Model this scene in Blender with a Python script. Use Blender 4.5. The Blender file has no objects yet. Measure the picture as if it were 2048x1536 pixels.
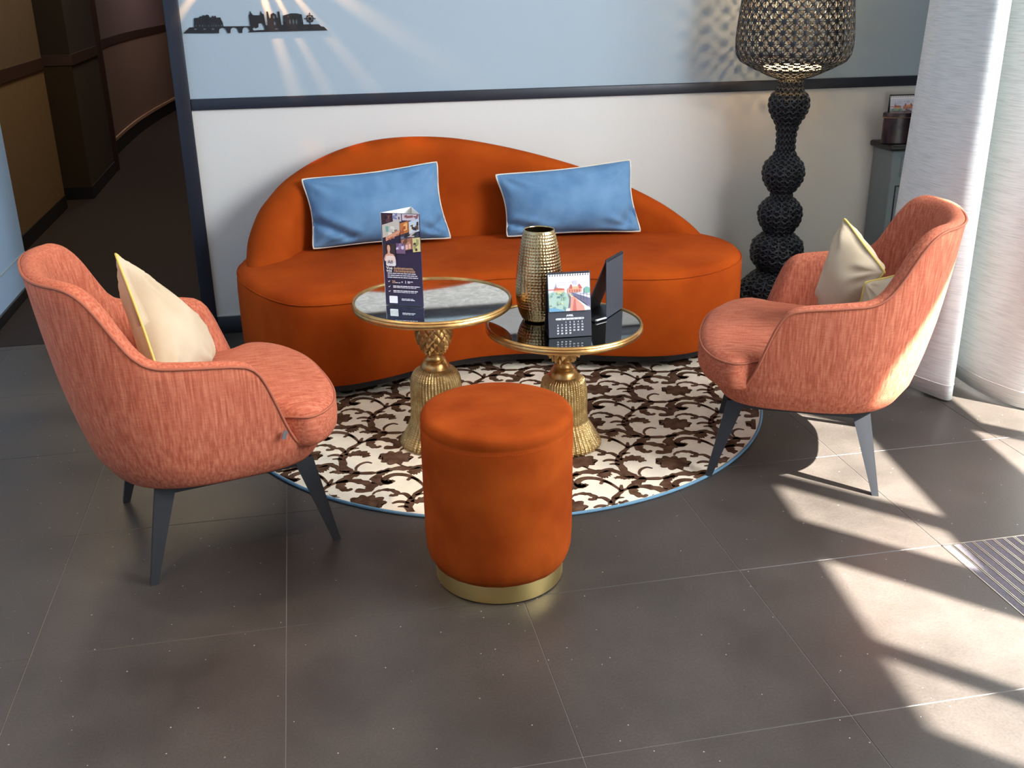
import bpy, bmesh, math, random
import numpy as np
from mathutils import Vector, Matrix, noise
random.seed(7)
PI = math.pi
SC = bpy.context.scene
COL = SC.collection
H = 1.4857

# ------------------------------------------------------------------ camera
def setup_camera():
    pitch, roll, yaw = 0.37455, -0.0137, 0.1947
    fw = Vector((math.sin(yaw)*math.cos(pitch), math.cos(yaw)*math.cos(pitch), -math.sin(pitch)))
    r = Vector((math.cos(yaw), -math.sin(yaw), 0)); u = r.cross(fw)
    r2 = math.cos(roll)*r + math.sin(roll)*u
    u2 = -math.sin(roll)*r + math.cos(roll)*u
    cam = bpy.data.cameras.new('camera'); o = bpy.data.objects.new('camera', cam)
    m = Matrix(((r2.x, u2.x, -fw.x, 0), (r2.y, u2.y, -fw.y, 0), (r2.z, u2.z, -fw.z, H), (0, 0, 0, 1)))
    o.matrix_world = m
    cam.sensor_fit = 'HORIZONTAL'; cam.sensor_width = 36; cam.lens = 2047.7*36/2048
    cam.clip_start = .05; cam.clip_end = 100
    COL.objects.link(o); SC.camera = o
setup_camera()

# ------------------------------------------------------------------ world, sun, lights, exposure
SC.view_settings.view_transform = 'Standard'; SC.view_settings.look = 'None'
SC.view_settings.gamma = 1; SC.view_settings.use_curve_mapping = False
SC.view_settings.exposure = 0.0
w = bpy.data.worlds.new('world'); SC.world = w; w.use_nodes = True
bg = w.node_tree.nodes['Background']; bg.inputs[0].default_value = (.62, .78, 1, 1); bg.inputs[1].default_value = 1.7

def add_light(name, kind, loc, direction, energy, color, **kw):
    l = bpy.data.lights.new(name, kind); l.energy = energy; l.color = color
    for k, v in kw.items(): setattr(l, k, v)
    o = bpy.data.objects.new(name, l); COL.objects.link(o); o.location = loc
    o.rotation_euler = Vector(direction).to_track_quat('-Z', 'Y').to_euler()
    return o
SUN_EL = math.radians(50)
sd = Vector((-.68, .733, 0)).normalized()*math.cos(SUN_EL) + Vector((0, 0, -math.sin(SUN_EL)))
add_light('sun', 'SUN', (6, -3, 6), sd, 72, (1, .96, .9), angle=.012)
# daylight entering through the glazing on the street side
add_light('daylight_window', 'AREA', (2.9, 1.25, 2.1), (-1, .25, -.42), 225, (.90, .95, 1), shape='RECTANGLE', size=1.7, size_y=1.6)
add_light('daylight_door', 'AREA', (2.7, -.4, 1.3), (-1, .4, -.1), 50, (.86, .93, 1), shape='RECTANGLE', size=2.2, size_y=2.2)
# soft warm lobby lighting from the ceiling behind the camera
add_light('lobby_ceiling_light', 'AREA', (-.1, .2, 3.2), (0, .12, -1), 10, (1, .70, .44), shape='RECTANGLE', size=2.4, size_y=2.4)
add_light('ceiling_downlight', 'SPOT', (-1.1, 2.95, 3.2), (.13, -.02, -1), 85, (1, .76, .5), spot_size=1.0, spot_blend=.5, shadow_soft_size=.03)

add_light('ceiling_downlight_front', 'SPOT', (-1.2, 1.0, 3.2), (.15, .1, -1), 190, (1, .60, .30), spot_size=1.3, spot_blend=.9, shadow_soft_size=.05)
# ------------------------------------------------------------------ material helpers
def lin(c):
    return tuple((x/255/12.92 if x/255 <= .04045 else ((x/255+.055)/1.055)**2.4) for x in c)
def new_mat(name):
    m = bpy.data.materials.new(name); m.use_nodes = True
    nt = m.node_tree; b = nt.nodes['Principled BSDF']
    return m, nt, b
def ND(nt, t, **kw):
    n = nt.nodes.new(t)
    for k, v in kw.items():
        if k.startswith('i_'):
            key = k[2:]; key = int(key) if key.isdigit() else key.replace('_', ' ')
            n.inputs[key].default_value = v
        else: setattr(n, k, v)
    return n
def simple(name, col, rough=.5, metal=0, bump=0, bscale=40, var=0, vscale=8, spec=.5, stretch=(1, 1, 1), coat=0, sheen=0, col2=None, detail=4, emit=None):
    m, nt, b = new_mat(name)
    b.inputs['Base Color'].default_value = (*col, 1); b.inputs['Roughness'].default_value = rough
    b.inputs['Metallic'].default_value = metal; b.inputs['Specular IOR Level'].default_value = spec
    if coat: b.inputs['Coat Weight'].default_value = coat
    if sheen:
        b.inputs['Sheen Weight'].default_value = sheen; b.inputs['Sheen Roughness'].default_value = .4
        b.inputs['Sheen Tint'].default_value = (*[min(1, c*2.5+.05) for c in col], 1)
    tc = ND(nt, 'ShaderNodeTexCoord'); mp = ND(nt, 'ShaderNodeMapping'); mp.inputs['Scale'].default_value = stretch
    nt.links.new(tc.outputs['Object'], mp.inputs[0])
    if var or col2:
        n = ND(nt, 'ShaderNodeTexNoise', i_Scale=vscale, i_Detail=detail)
        nt.links.new(mp.outputs[0], n.inputs[0])
        rp = ND(nt, 'ShaderNodeValToRGB'); rp.color_ramp.elements[0].position = .32; rp.color_ramp.elements[1].position = .68
        c2 = col2 if col2 else tuple(min(1, c*(1+var)) for c in col)
        c1 = col if col2 else tuple(c*(1-var) for c in col)
        rp.color_ramp.elements[0].color = (*c1, 1); rp.color_ramp.elements[1].color = (*c2, 1)
        nt.links.new(n.outputs[0], rp.inputs[0]); nt.links.new(rp.outputs[0], b.inputs['Base Color'])
    if bump:
        n2 = ND(nt, 'ShaderNodeTexNoise', i_Scale=bscale, i_Detail=3.0)
        nt.links.new(mp.outputs[0], n2.inputs[0])
        bp = ND(nt, 'ShaderNodeBump', i_Strength=bump, i_Distance=.004)
        nt.links.new(n2.outputs[0], bp.inputs['Height']); nt.links.new(bp.outputs[0], b.inputs['Normal'])
    if emit:
        b.inputs['Emission Color'].default_value = (*emit[0], 1); b.inputs['Emission Strength'].default_value = emit[1]
    return m

def linen(name, col, warm, dark, s1=(60, 60, 4), s2=(30, 30, 260)):
    """woven slub fabric: streaks along the warp, fine cross threads"""
    m, nt, b = new_mat(name); L = nt.links.new
    b.inputs['Roughness'].default_value = .85; b.inputs['Specular IOR Level'].default_value = .2
    b.inputs['Sheen Weight'].default_value = .1; b.inputs['Sheen Tint'].default_value = (*warm, 1)
    tc = ND(nt, 'ShaderNodeTexCoord')
    outs = []
    for s, sc in ((s1, 3.0), (s2, 1.6)):
        mp = ND(nt, 'ShaderNodeMapping'); mp.inputs['Scale'].default_value = s
        L(tc.outputs['Object'], mp.inputs[0]); n = ND(nt, 'ShaderNodeTexNoise', i_Scale=sc, i_Detail=4.0)
        L(mp.outputs[0], n.inputs[0]); outs.append(n)
    big = ND(nt, 'ShaderNodeTexNoise', i_Scale=3.0, i_Detail=2.0); L(tc.outputs['Object'], big.inputs[0])
    r1 = ND(nt, 'ShaderNodeValToRGB'); e = r1.color_ramp.elements
    e[0].position = .3; e[0].color = (*dark, 1); e[1].position = .72; e[1].color = (*warm, 1)
    x = e.new(.5); x.color = (*col, 1)
    L(outs[0].outputs[0], r1.inputs[0])
    r2 = ND(nt, 'ShaderNodeMapRange', i_1=.3, i_2=.7, i_3=.86, i_4=1.1); L(outs[1].outputs[0], r2.inputs[0])
    mx = ND(nt, 'ShaderNodeMix', data_type='RGBA', blend_type='MULTIPLY'); mx.inputs[0].default_value = 1
    L(r1.outputs[0], mx.inputs[6]); L(r2.outputs[0], mx.inputs[7])
    L(mx.outputs[2], b.inputs['Base Color'])
    bp = ND(nt, 'ShaderNodeBump', i_Strength=.35, i_Distance=.0015); L(outs[1].outputs[0], bp.inputs['Height'])
    bp2 = ND(nt, 'ShaderNodeBump', i_Strength=.3, i_Distance=.0015); L(outs[0].outputs[0], bp2.inputs['Height'])
    L(bp.outputs[0], bp2.inputs['Normal']); L(bp2.outputs[0], b.inputs['Normal'])
    return m

def velvet(name, col, col2, vs=5):
    m = simple(name, col, rough=.85, spec=.05, sheen=1.0, col2=col2, vscale=vs, bump=.12, bscale=900, detail=5)
    b = m.node_tree.nodes['Principled BSDF']; b.inputs['Sheen Roughness'].default_value = .35
    b.inputs['Sheen Weight'].default_value = .10
    return m

def print_mat():
    m, nt, b = new_mat('printed_colours'); a = ND(nt, 'ShaderNodeAttribute', attribute_name='ink')
    nt.links.new(a.outputs['Color'], b.inputs['Base Color']); b.inputs['Roughness'].default_value = .45
    return m

def tile_mat():
    m, nt, b = new_mat('porcelain_tile'); L = nt.links.new
    tc = ND(nt, 'ShaderNodeTexCoord'); oi = ND(nt, 'ShaderNodeObjectInfo')
    geo = ND(nt, 'ShaderNodeNewGeometry')
    n = ND(nt, 'ShaderNodeTexNoise', i_Scale=2.2, i_Detail=7.0, i_Roughness=.62); L(geo.outputs['Position'], n.inputs[0])
    rp = ND(nt, 'ShaderNodeValToRGB'); e = rp.color_ramp.elements
    e[0].position = .3; e[0].color = (.029, .0245, .0205, 1); e[1].position = .72; e[1].color = (.060, .050, .042, 1)
    L(n.outputs[0], rp.inputs[0])
    fine = ND(nt, 'ShaderNodeTexNoise', i_Scale=160.0, i_Detail=3.0); L(geo.outputs['Position'], fine.inputs[0])
    fr = ND(nt, 'ShaderNodeMapRange', i_1=.3, i_2=.7, i_3=.85, i_4=1.18); L(fine.outputs[0], fr.inputs[0])
    mx = ND(nt, 'ShaderNodeMix', data_type='RGBA', blend_type='MULTIPLY'); mx.inputs[0].default_value = 1
    L(rp.outputs[0], mx.inputs[6]); L(fr.outputs[0], mx.inputs[7])
    vo = ND(nt, 'ShaderNodeTexVoronoi', i_Scale=34.0); L(geo.outputs['Position'], vo.inputs[0])
    cm = ND(nt, 'ShaderNodeMath', operation='LESS_THAN'); cm.inputs[1].default_value = .055; L(vo.outputs['Distance'], cm.inputs[0])
    sp = ND(nt, 'ShaderNodeSeparateColor'); L(vo.outputs['Color'], sp.inputs[0])
    c2 = ND(nt, 'ShaderNodeMath', operation='GREATER_THAN'); c2.inputs[1].default_value = .55; L(sp.outputs[0], c2.inputs[0])
    mm = ND(nt, 'ShaderNodeMath', operation='MULTIPLY'); L(cm.outputs[0], mm.inputs[0]); L(c2.outputs[0], mm.inputs[1])
    mx2 = ND(nt, 'ShaderNodeMix', data_type='RGBA'); L(mm.outputs[0], mx2.inputs[0]); L(mx.outputs[2], mx2.inputs[6])
    mx2.inputs[7].default_value = (.45, .43, .38, 1); L(mx2.outputs[2], b.inputs['Base Color'])
    rr = ND(nt, 'ShaderNodeMapRange', i_1=.3, i_2=.7, i_3=.34, i_4=.5); L(n.outputs[0], rr.inputs[0]); L(rr.outputs[0], b.inputs['Roughness'])
    bp = ND(nt, 'ShaderNodeBump', i_Strength=.25, i_Distance=.0012); L(fine.outputs[0], bp.inputs['Height']); L(bp.outputs[0], b.inputs['Normal'])
    return m

def mirror_mat(name, base, rough, mott):
    m, nt, b = new_mat(name); L = nt.links.new
    geo = ND(nt, 'ShaderNodeTexCoord')
    n = ND(nt, 'ShaderNodeTexNoise', i_Scale=26.0, i_Detail=6.0, i_Roughness=.7, i_Distortion=.8); L(geo.outputs['Object'], n.inputs[0])
    rp = ND(nt, 'ShaderNodeValToRGB'); e = rp.color_ramp.elements
    e[0].position = .42; e[0].color = (*[c*mott for c in base], 1); e[1].position = .6; e[1].color = (*base, 1)
    L(n.outputs[0], rp.inputs[0]); L(rp.outputs[0], b.inputs['Base Color'])
    b.inputs['Metallic'].default_value = 1; b.inputs['Roughness'].default_value = rough
    return m

def curtain_mat():
    m, nt, b = new_mat('white_linen_sheer'); L = nt.links.new
    nt.nodes.remove(b); out = nt.nodes['Material Output']
    tc = ND(nt, 'ShaderNodeTexCoord'); mp = ND(nt, 'ShaderNodeMapping'); mp.inputs['Scale'].default_value = (10, 10, 320)
    L(tc.outputs['Object'], mp.inputs[0]); n = ND(nt, 'ShaderNodeTexNoise', i_Scale=1.0, i_Detail=5.0); L(mp.outputs[0], n.inputs[0])
    rp = ND(nt, 'ShaderNodeValToRGB'); e = rp.color_ramp.elements
    e[0].position = .33; e[0].color = (.74, .77, .75, 1); e[1].position = .55; e[1].color = (.90, .92, .90, 1)
    L(n.outputs[0], rp.inputs[0])
    d = ND(nt, 'ShaderNodeBsdfDiffuse'); t = ND(nt, 'ShaderNodeBsdfTranslucent'); L(rp.outputs[0], d.inputs[0]); L(rp.outputs[0], t.inputs[0])
    bp = ND(nt, 'ShaderNodeBump', i_Strength=.4, i_Distance=.002); L(n.outputs[0], bp.inputs['Height']); L(bp.outputs[0], d.inputs['Normal'])
    mx = ND(nt, 'ShaderNodeMixShader'); mx.inputs[0].default_value = .35
    L(d.outputs[0], mx.inputs[1]); L(t.outputs[0], mx.inputs[2]); L(mx.outputs[0], out.inputs[0])
    return m

M = {}
M['tile'] = tile_mat()
M['grout'] = simple('grout', (.20, .185, .17), .8)
M['wall_cream'] = simple('cream_paint', (.66, .635, .585), .75, bump=.08, bscale=120)
M['wall_blue'] = simple('pale_blue_paint', (.35, .425, .475), .75, bump=.08, bscale=120)
M['left_blue'] = simple('blue_panel_paint', (.40, .58, .80), .5)
M['ceiling'] = simple('ceiling_paint', (.75, .73, .7), .8)
M['navy'] = simple('dark_navy_lacquer', (.014, .016, .026), .42)
M['black'] = simple('black_lacquer', (.010, .010, .012), .4)
M['blackw'] = simple('black_stained_wood', (.022, .024, .028), .45, bump=.05, bscale=60, stretch=(1, 1, 6))
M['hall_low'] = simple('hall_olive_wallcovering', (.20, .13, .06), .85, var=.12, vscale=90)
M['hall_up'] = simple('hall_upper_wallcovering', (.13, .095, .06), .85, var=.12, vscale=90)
M['hall_col'] = simple('hall_column_wallcovering', (.030, .017, .006), .9, var=.12, vscale=90)  # shade put into the colour: olive darkened so daylight does not brighten the column
M['hall_colup'] = simple('hall_column_dark_wallcovering', (.018, .012, .008), .9, var=.12, vscale=90)  # upper covering darkened the same way, shade carried by the colour
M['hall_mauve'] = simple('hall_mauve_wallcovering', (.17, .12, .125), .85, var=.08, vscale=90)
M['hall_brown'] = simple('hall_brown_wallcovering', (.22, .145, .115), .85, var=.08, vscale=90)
M['hall_trim'] = simple('hall_trim_brown', (.045, .022, .016), .5)
M['hall_bead'] = simple('hall_bead', (.42, .27, .18), .6)
M['carpet'] = simple('dark_brown_carpet', (.012, .006, .005), .95, var=.4, vscale=200, bump=.3, bscale=300)
M['sofa'] = velvet('rust_velvet', (.29, .040, .004), (.41, .066, .006), 4)
M['pouf'] = velvet('rust_velvet_pouf', (.20, .029, .003), (.32, .058, .007), 6)
M['linen'] = linen('salmon_slub_linen', (.47, .130, .070), (.57, .195, .11), (.35, .082, .042))
M['linen_seat'] = linen('salmon_slub_linen_seat', (.47, .130, .070), (.57, .195, .11), (.35, .082, .042), (4, 60, 60), (260, 30, 30))
M['linen_pipe'] = simple('salmon_piping', (.36, .10, .05), .8, bump=.2, bscale=500)
M['blue_velvet'] = velvet('sky_blue_velvet', (.10, .205, .35), (.16, .29, .45), 9)
M['cream_pipe'] = simple('cream_piping', (.72, .62, .48), .7)
M['cream_velvet'] = velvet('cream_velvet', (.50, .39, .26), (.59, .48, .34), 8)
M['yellow_pipe'] = simple('yellow_piping', (.70, .50, .12), .6)
M['brass'] = simple('brushed_brass', (.80, .60, .24), .38, 1, bump=.06, bscale=60, stretch=(1, 1, 30))
M['gold'] = simple('antique_gold', (.70, .43, .16), .34, 1, bump=.25, bscale=70, col2=(.50, .28, .10), vscale=22)
M['gold_tassel'] = simple('antique_gold_rope', (.70, .50, .22), .4, 1, bump=.4, bscale=220, col2=(.42, .26, .10), vscale=30)
M['gold_vase'] = simple('hammered_gold', (.74, .56, .30), .2, 1, col2=(.42, .28, .12), vscale=14)
M['mirror'] = mirror_mat('aged_mirror', (.86, .91, .87), .04, .66)
M['dark_mirror'] = mirror_mat('smoked_mirror', (.34, .36, .36), .03, .9)
M['lampblack'] = simple('black_moulded_lattice', (.009, .010, .014), .4)
M['lampglow'] = simple('lamp_diffuser', (1, .9, .7), .4, emit=((1, .66, .30), 9))
M['curtain'] = curtain_mat()
M['rug'] = simple('cream_rug_pile', (.82, .72, .56), .95, bump=.35, bscale=350, var=.08, vscale=14)
M['rug_scroll'] = simple('brown_scroll_pile', (.062, .026, .012), .9, spec=.1, bump=.4, bscale=400, col2=(.14, .075, .045), vscale=26)
M['rug_edge'] = simple('blue_rug_binding', (.12, .24, .34), .8, bump=.4, bscale=300)
M['cab'] = simple('blue_grey_cabinet_paint', (.17, .20, .215), .5)
M['knob'] = simple('copper_knob', (.42, .22, .13), .35, .8)
M['card_black'] = simple('matte_charcoal_card', (.045, .048, .062), .5)
M['card_dark'] = simple('black_card', (.010, .010, .014), .4)
M['card_white'] = simple('white_card', (.82, .80, .77), .6)
M['card_navy'] = simple('navy_card', (.028, .025, .065), .4)
M['ink_white'] = simple('white_ink', (.85, .85, .86), .5)
M['ink_gold'] = simple('copper_ink', (.62, .36, .20), .5)
M['ink_dark'] = simple('dark_ink', (.03, .03, .04), .5)
M['print'] = print_mat()
M['wire'] = simple('black_spiral_wire', (.02, .02, .022), .35, .6)
M['alu'] = simple('aluminium_rail', (.74, .70, .60), .28, 1)
M['matstrip'] = simple('mat_carpet_strip', (.085, .075, .085), .95, bump=.6, bscale=500, var=.25, vscale=180)
M['frame_dark'] = simple('dark_window_metal', (.03, .03, .035), .4)
M['tin'] = simple('dark_tin', (.012, .010, .020), .25, .2, col2=(.06, .028, .026), vscale=14)
M['tag'] = simple('grey_label', (.12, .11, .12), .6)

# ------------------------------------------------------------------ geometry helpers
def ob(name, verts, faces, mat, parent=None, smooth=True, loc=None, angle=None):
    me = bpy.data.meshes.new(name); me.from_pydata([tuple(v) for v in verts], [], faces); me.validate()
    bm = bmesh.new(); bm.from_mesh(me); bmesh.ops.recalc_face_normals(bm, faces=bm.faces); bm.to_mesh(me); bm.free()
    return link(name, me, mat, parent, smooth, loc, angle)
def link(name, me, mat, parent=None, smooth=True, loc=None, angle=None):
    if mat is not None and not len(me.materials): me.materials.append(M[mat] if isinstance(mat, str) else mat)
    if smooth:
        for p in me.polygons: p.use_smooth = True
        if angle: me.set_sharp_from_angle(angle=math.radians(angle))
    o = bpy.data.objects.new(name, me); COL.objects.link(o)
    if parent: o.parent = parent
    if loc: o.location = loc
    return o
def root(name, label, cat, loc=(0, 0, 0), rz=0, group=None):
    o = bpy.data.objects.new(name, None); COL.objects.link(o); o.empty_display_size = .05
    o.location = loc; o.rotation_euler = (0, 0, rz); o['label'] = label; o['category'] = cat
    if group: o['group'] = group
    return o
def struct(o, label=None):
    o['kind'] = 'structure'
    if label: o['label'] = label
    return o
def box_v(x0, x1, y0, y1, z0, z1):
    v = [(x, y, z) for x in (x0, x1) for y in (y0, y1) for z in (z0, z1)]
    f = [(0, 1, 3, 2), (4, 6, 7, 5), (0, 4, 5, 1), (2, 3, 7, 6), (0, 2, 6, 4), (1, 5, 7, 3)]
    return v, f
def box(name, x0, x1, y0, y1, z0, z1, mat, parent=None, bev=0, seg=2):
    v, f = box_v(x0, x1, y0, y1, z0, z1)
    me = bpy.data.meshes.new(name); me.from_pydata(v, [], f)
    bm = bmesh.new(); bm.from_mesh(me); bmesh.ops.recalc_face_normals(bm, faces=bm.faces)
    if bev: bmesh.ops.bevel(bm, geom=bm.edges[:], offset=bev, segments=seg, affect='EDGES', profile=.5)
    bm.to_mesh(me); bm.free()
    return link(name, me, mat, parent, smooth=bool(bev), angle=50 if bev else None)
def grid_faces(n, m, closed_u=False, closed_v=False, off=0):
    """n rings of m points"""
    f = []
    for i in range(n if closed_u else n-1):
        for j in range(m if closed_v else m-1):
            a = i*m+j; b = i*m+(j+1) % m; c = ((i+1) % n)*m+(j+1) % m; d = ((i+1) % n)*m+j
            f.append((off+a, off+b, off+c, off+d))
    return f
def lathe(name, prof, mat, parent=None, seg=48, cap=(True, True), fn=None, angle=40, smooth=True, loc=None):
    v = []
    for i, (r, z) in enumerate(prof):
        for j in range(seg):
            a = 2*PI*j/seg; rr, zz = (r, z) if fn is None else fn(r, z, a, i)
            v.append((rr*math.cos(a), rr*math.sin(a), zz))
    f = grid_faces(len(prof), seg, False, True)
    if cap[0]: f.append(tuple(range(seg)))
    if cap[1]: f.append(tuple((len(prof)-1)*seg+j for j in range(seg)))
    return ob(name, v, f, mat, parent, smooth, loc, angle)
def tube_v(pts, r, closed=False, seg=8, off=0, taper=None):
    P = [Vector(p) for p in pts]; n = len(P); v = []
    up = Vector((0, 0, 1)); prev = None
    for i in range(n):
        a = P[(i-1) % n] if closed or i > 0 else P[i]; b = P[(i+1) % n] if closed or i < n-1 else P[i]
        t = (b-a); t = t.normalized() if t.length > 1e-9 else Vector((1, 0, 0))
        if prev is None:
            s = t.cross(up); s = s if s.length > .05 else t.cross(Vector((1, 0, 0)))
        else: s = prev - t*prev.dot(t)
        s.normalize(); prev = s; q = s.cross(t)
        rr = r if taper is None else r*taper(i/(n-1))
        for k in range(seg):
            an = 2*PI*k/seg; v.append(P[i]+(s*math.cos(an)+q*math.sin(an))*rr)
    f = grid_faces(n, seg, closed, True, off)
    if not closed:
        f.append(tuple(off+k for k in range(seg))); f.append(tuple(off+(n-1)*seg+k for k in range(seg)))
    return v, f
def tube(name, pts, r, mat, parent=None, closed=False, seg=8, taper=None):
    v, f = tube_v(pts, r, closed, seg, 0, taper); return ob(name, v, f, mat, parent)
class Multi:
    def __init__(s): s.v = []; s.f = []
    def add(s, v, f):
        o = len(s.v); s.v += [tuple(q) for q in v]; s.f += [tuple(o+i for i in q) for q in f]
    def box(s, *a): s.add(*box_v(*a))
    def tube(s, pts, r, **k): s.add(*tube_v(pts, r, **k))
    def build(s, name, mat, parent=None, smooth=False, angle=None): return ob(name, s.v, s.f, mat, parent, smooth, None, angle)
def catmull(pts, n, closed=False):
    P = [Vector(p) for p in pts]; m = len(P); out = []
    segs = m if closed else m-1
    for k in range(n if closed else n):
        t = k/(n if closed else n-1)*segs; i = min(int(t), segs-1); f = t-i
        def g(j): return P[j % m] if closed else P[max(0, min(m-1, j))]
        a, b, c, d = g(i-1), g(i), g(i+1), g(i+2)
        out.append(.5*((2*b)+(c-a)*f+(2*a-5*b+4*c-d)*f*f+(3*b-a-3*c+d)*f**3))
    return out
def resample(pts, n, closed=False):
    P = [Vector(p) for p in pts]
    if closed: P = P+[P[0]]
    d = [0]
    for a, b in zip(P, P[1:]): d.append(d[-1]+(b-a).length)
    out = []; j = 0
    for k in range(n):
        t = d[-1]*k/(n if closed else n-1)
        while j < len(P)-2 and d[j+1] < t: j += 1
        f = (t-d[j])/max(1e-9, d[j+1]-d[j]); out.append(P[j].lerp(P[j+1], min(1, f)))
    return out
def interp(x, xs, ys):
    return float(np.interp(x, xs, ys))
def text(name, body, size, mat, parent, loc, rot, align='LEFT', sx=1, bold=0):
    c = bpy.data.curves.new(name, 'FONT'); c.body = body; c.size = size; c.align_x = align; c.extrude = .0002; c.offset = bold; c.resolution_u = 2
    tmp = bpy.data.objects.new('tmp', c); COL.objects.link(tmp); bpy.context.view_layer.update()
    me = bpy.data.meshes.new_from_object(tmp.evaluated_get(bpy.context.evaluated_depsgraph_get())); bpy.data.objects.remove(tmp); me.materials.clear()
    o = link(name, me, mat, parent, False); o.location = loc; o.rotation_euler = rot; o.scale = (sx, 1, 1); return o
def inkprint(name, polys, W, Hh, parent, loc, rot, layer=.00012):
    """flat print: list of (srgb colour, [(u,v)...]) in 0..1 of a W x Hh sheet, laid layer upon layer"""
    v = []; f = []; cols = []
    for i, (c, pts) in enumerate(polys):
        o = len(v); v += [((u-.5)*W, -i*layer, q*Hh) for u, q in pts]; f.append(tuple(range(o, o+len(pts)))); cols.append(lin(c))
    me = bpy.data.meshes.new(name); me.from_pydata(v, [], f)
    at = me.color_attributes.new('ink', 'FLOAT_COLOR', 'CORNER')
    k = 0
    for p in me.polygons:
        for _ in p.vertices: at.data[k].color = (*cols[p.index], 1); k += 1
    o = link(name, me, 'print', parent, False); o.location = loc; o.rotation_euler = rot; return o
def copy_tree(o, parent=None):
    c = o.copy(); COL.objects.link(c); c.parent = parent
    for ch in list(o.children): copy_tree(ch, c)
    return c

# ------------------------------------------------------------------ room shell
FX0, FX1 = -1.47, 3.75
WY = 4.65
fl = struct(box('floor', FX0-.1, FX1+.1, -3.05, WY+.12, -.12, -.0014, 'grout'))
TX, TY, TS = 2.2576, 1.6203, .6
tile_mesh = {}
for i in range(-8, 4):
    for j in range(-8, 7):
        x0 = TX+i*TS; x1 = x0+TS; y0 = TY+j*TS; y1 = y0+TS
        if i in (-1, 0) and j in (-1, 0): continue      # mat recess
        x0 = max(x0, FX0); x1 = min(x1, FX1); y0 = max(y0, -3); y1 = min(y1, WY+.02)
        if x1-x0 < .03 or y1-y0 < .02: continue
        w_, h_ = round(x1-x0, 4), round(y1-y0, 4)
        if (w_, h_) not in tile_mesh:
            g = .0009; tmp = box('floor_tile', -w_/2+g, w_/2-g, -h_/2+g, h_/2-g, -.0095, 0, 'tile', None, bev=.0006, seg=1)
            tile_mesh[(w_, h_)] = tmp.data; t = tmp
            for p in t.data.polygons: p.use_smooth = False
        else:
            t = bpy.data.objects.new('floor_tile', tile_mesh[(w_, h_)]); COL.objects.link(t)
        t.parent = fl; t.location = ((x0+x1)/2, (y0+y1)/2, random.uniform(-.0002, .0002))

# back wall: lower cream, rail, upper blue
WXL = -.452
wl = struct(box('wall_back', WXL, FX1+.1, WY, WY+.12, -.0, 1.0, 'wall_cream'), 'cream lower wall behind the rust sofa')
wu = box('upper_wall', WXL, FX1+.1, WY, WY+.12, 1.035, 3.35, 'wall_blue', wl)
struct(box('trim_1', WXL, FX1+.1, WY-.014, WY+.1, .994, 1.04, 'navy', bev=.003), 'dark navy chair rail')
struct(box('baseboard_back', WXL, FX1, WY-.014, WY, 0, .078, 'black', bev=.002))
struct(box('trim_2', WXL, FX1, WY-.006, WY, .078, .0845, 'wall_cream'), 'thin cream bead above the baseboard')
df = struct(box('trim_3', -.512, WXL, WY-.022, WY+.12, 0, 3.35, 'navy', bev=.003), 'dark navy upright door frame')
struct(box('wall_left', FX0-.12, FX0, -3, 5.62, 0, 3.35, 'left_blue'), 'blue wall panel at the left')
box('panel_seam', FX0, FX0+.003, -3, 5.62, .205, .212, 'wall_blue', bpy.data.objects['wall_left'])
struct(box('baseboard_left', FX0-.002, FX0+.012, -3, 5.625, 0, .05, 'black', bev=.002))
cp4 = [(FX0-.1, -3.1), (2.50, -3.1), (3.60, WY+.12), (FX0-.1, WY+.12)]
struct(ob('ceiling', [(x, y, z) for z in (3.35, 3.45) for x, y in cp4], [(0, 1, 2, 3), (4, 5, 6, 7), (0, 1, 5, 4), (1, 2, 6, 5), (2, 3, 7, 6), (3, 0, 4, 7)], 'ceiling', None, False))
struct(box('wall_rear', FX0-.1, FX1+.1, -3.12, -3, 0, 3.35, 'wall_cream'))

# street side: unseen opaque panels stand in for glazing; openings shaped to lay the sun patches
def rect_wall(name, x0, x1, ys, zs, holes, mat):
    m = Multi()
    ys = sorted(set(ys+[h[0] for h in holes]+[h[1] for h in holes])); zs = sorted(set(zs+[h[2] for h in holes]+[h[3] for h in holes]))
    for a, b in zip(ys, ys[1:]):
        for c, d in zip(zs, zs[1:]):
            my, mz = (a+b)/2, (c+d)/2
            if any(h[0] < my < h[1] and h[2] < mz < h[3] for h in holes): continue
            m.box(x0, x1, a, b, c, d)
    return m.build(name, mat)
OPEN = [(.97, 1.63, 2.26, 2.93), (.645, .868, 2.31, 2.93), (.045, .418, 1.45, 2.94), (-.287, -.03, 1.3, 2.955), (1.48, 1.88, .08, 1.69), (1.98, 2.9, .08, 1.6)]
wn = struct(rect_wall('window_1', 0, .014, [-5.05, 3.55], [0, 3.35], [(a-1, b-1, c, d) for a, b, c, d in OPEN], 'frame_dark'), 'dark framed shopfront glazing')
wn.location = (3.05, 1.0, 0); wn.rotation_euler = (0, 0, -math.atan(.14))

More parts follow.
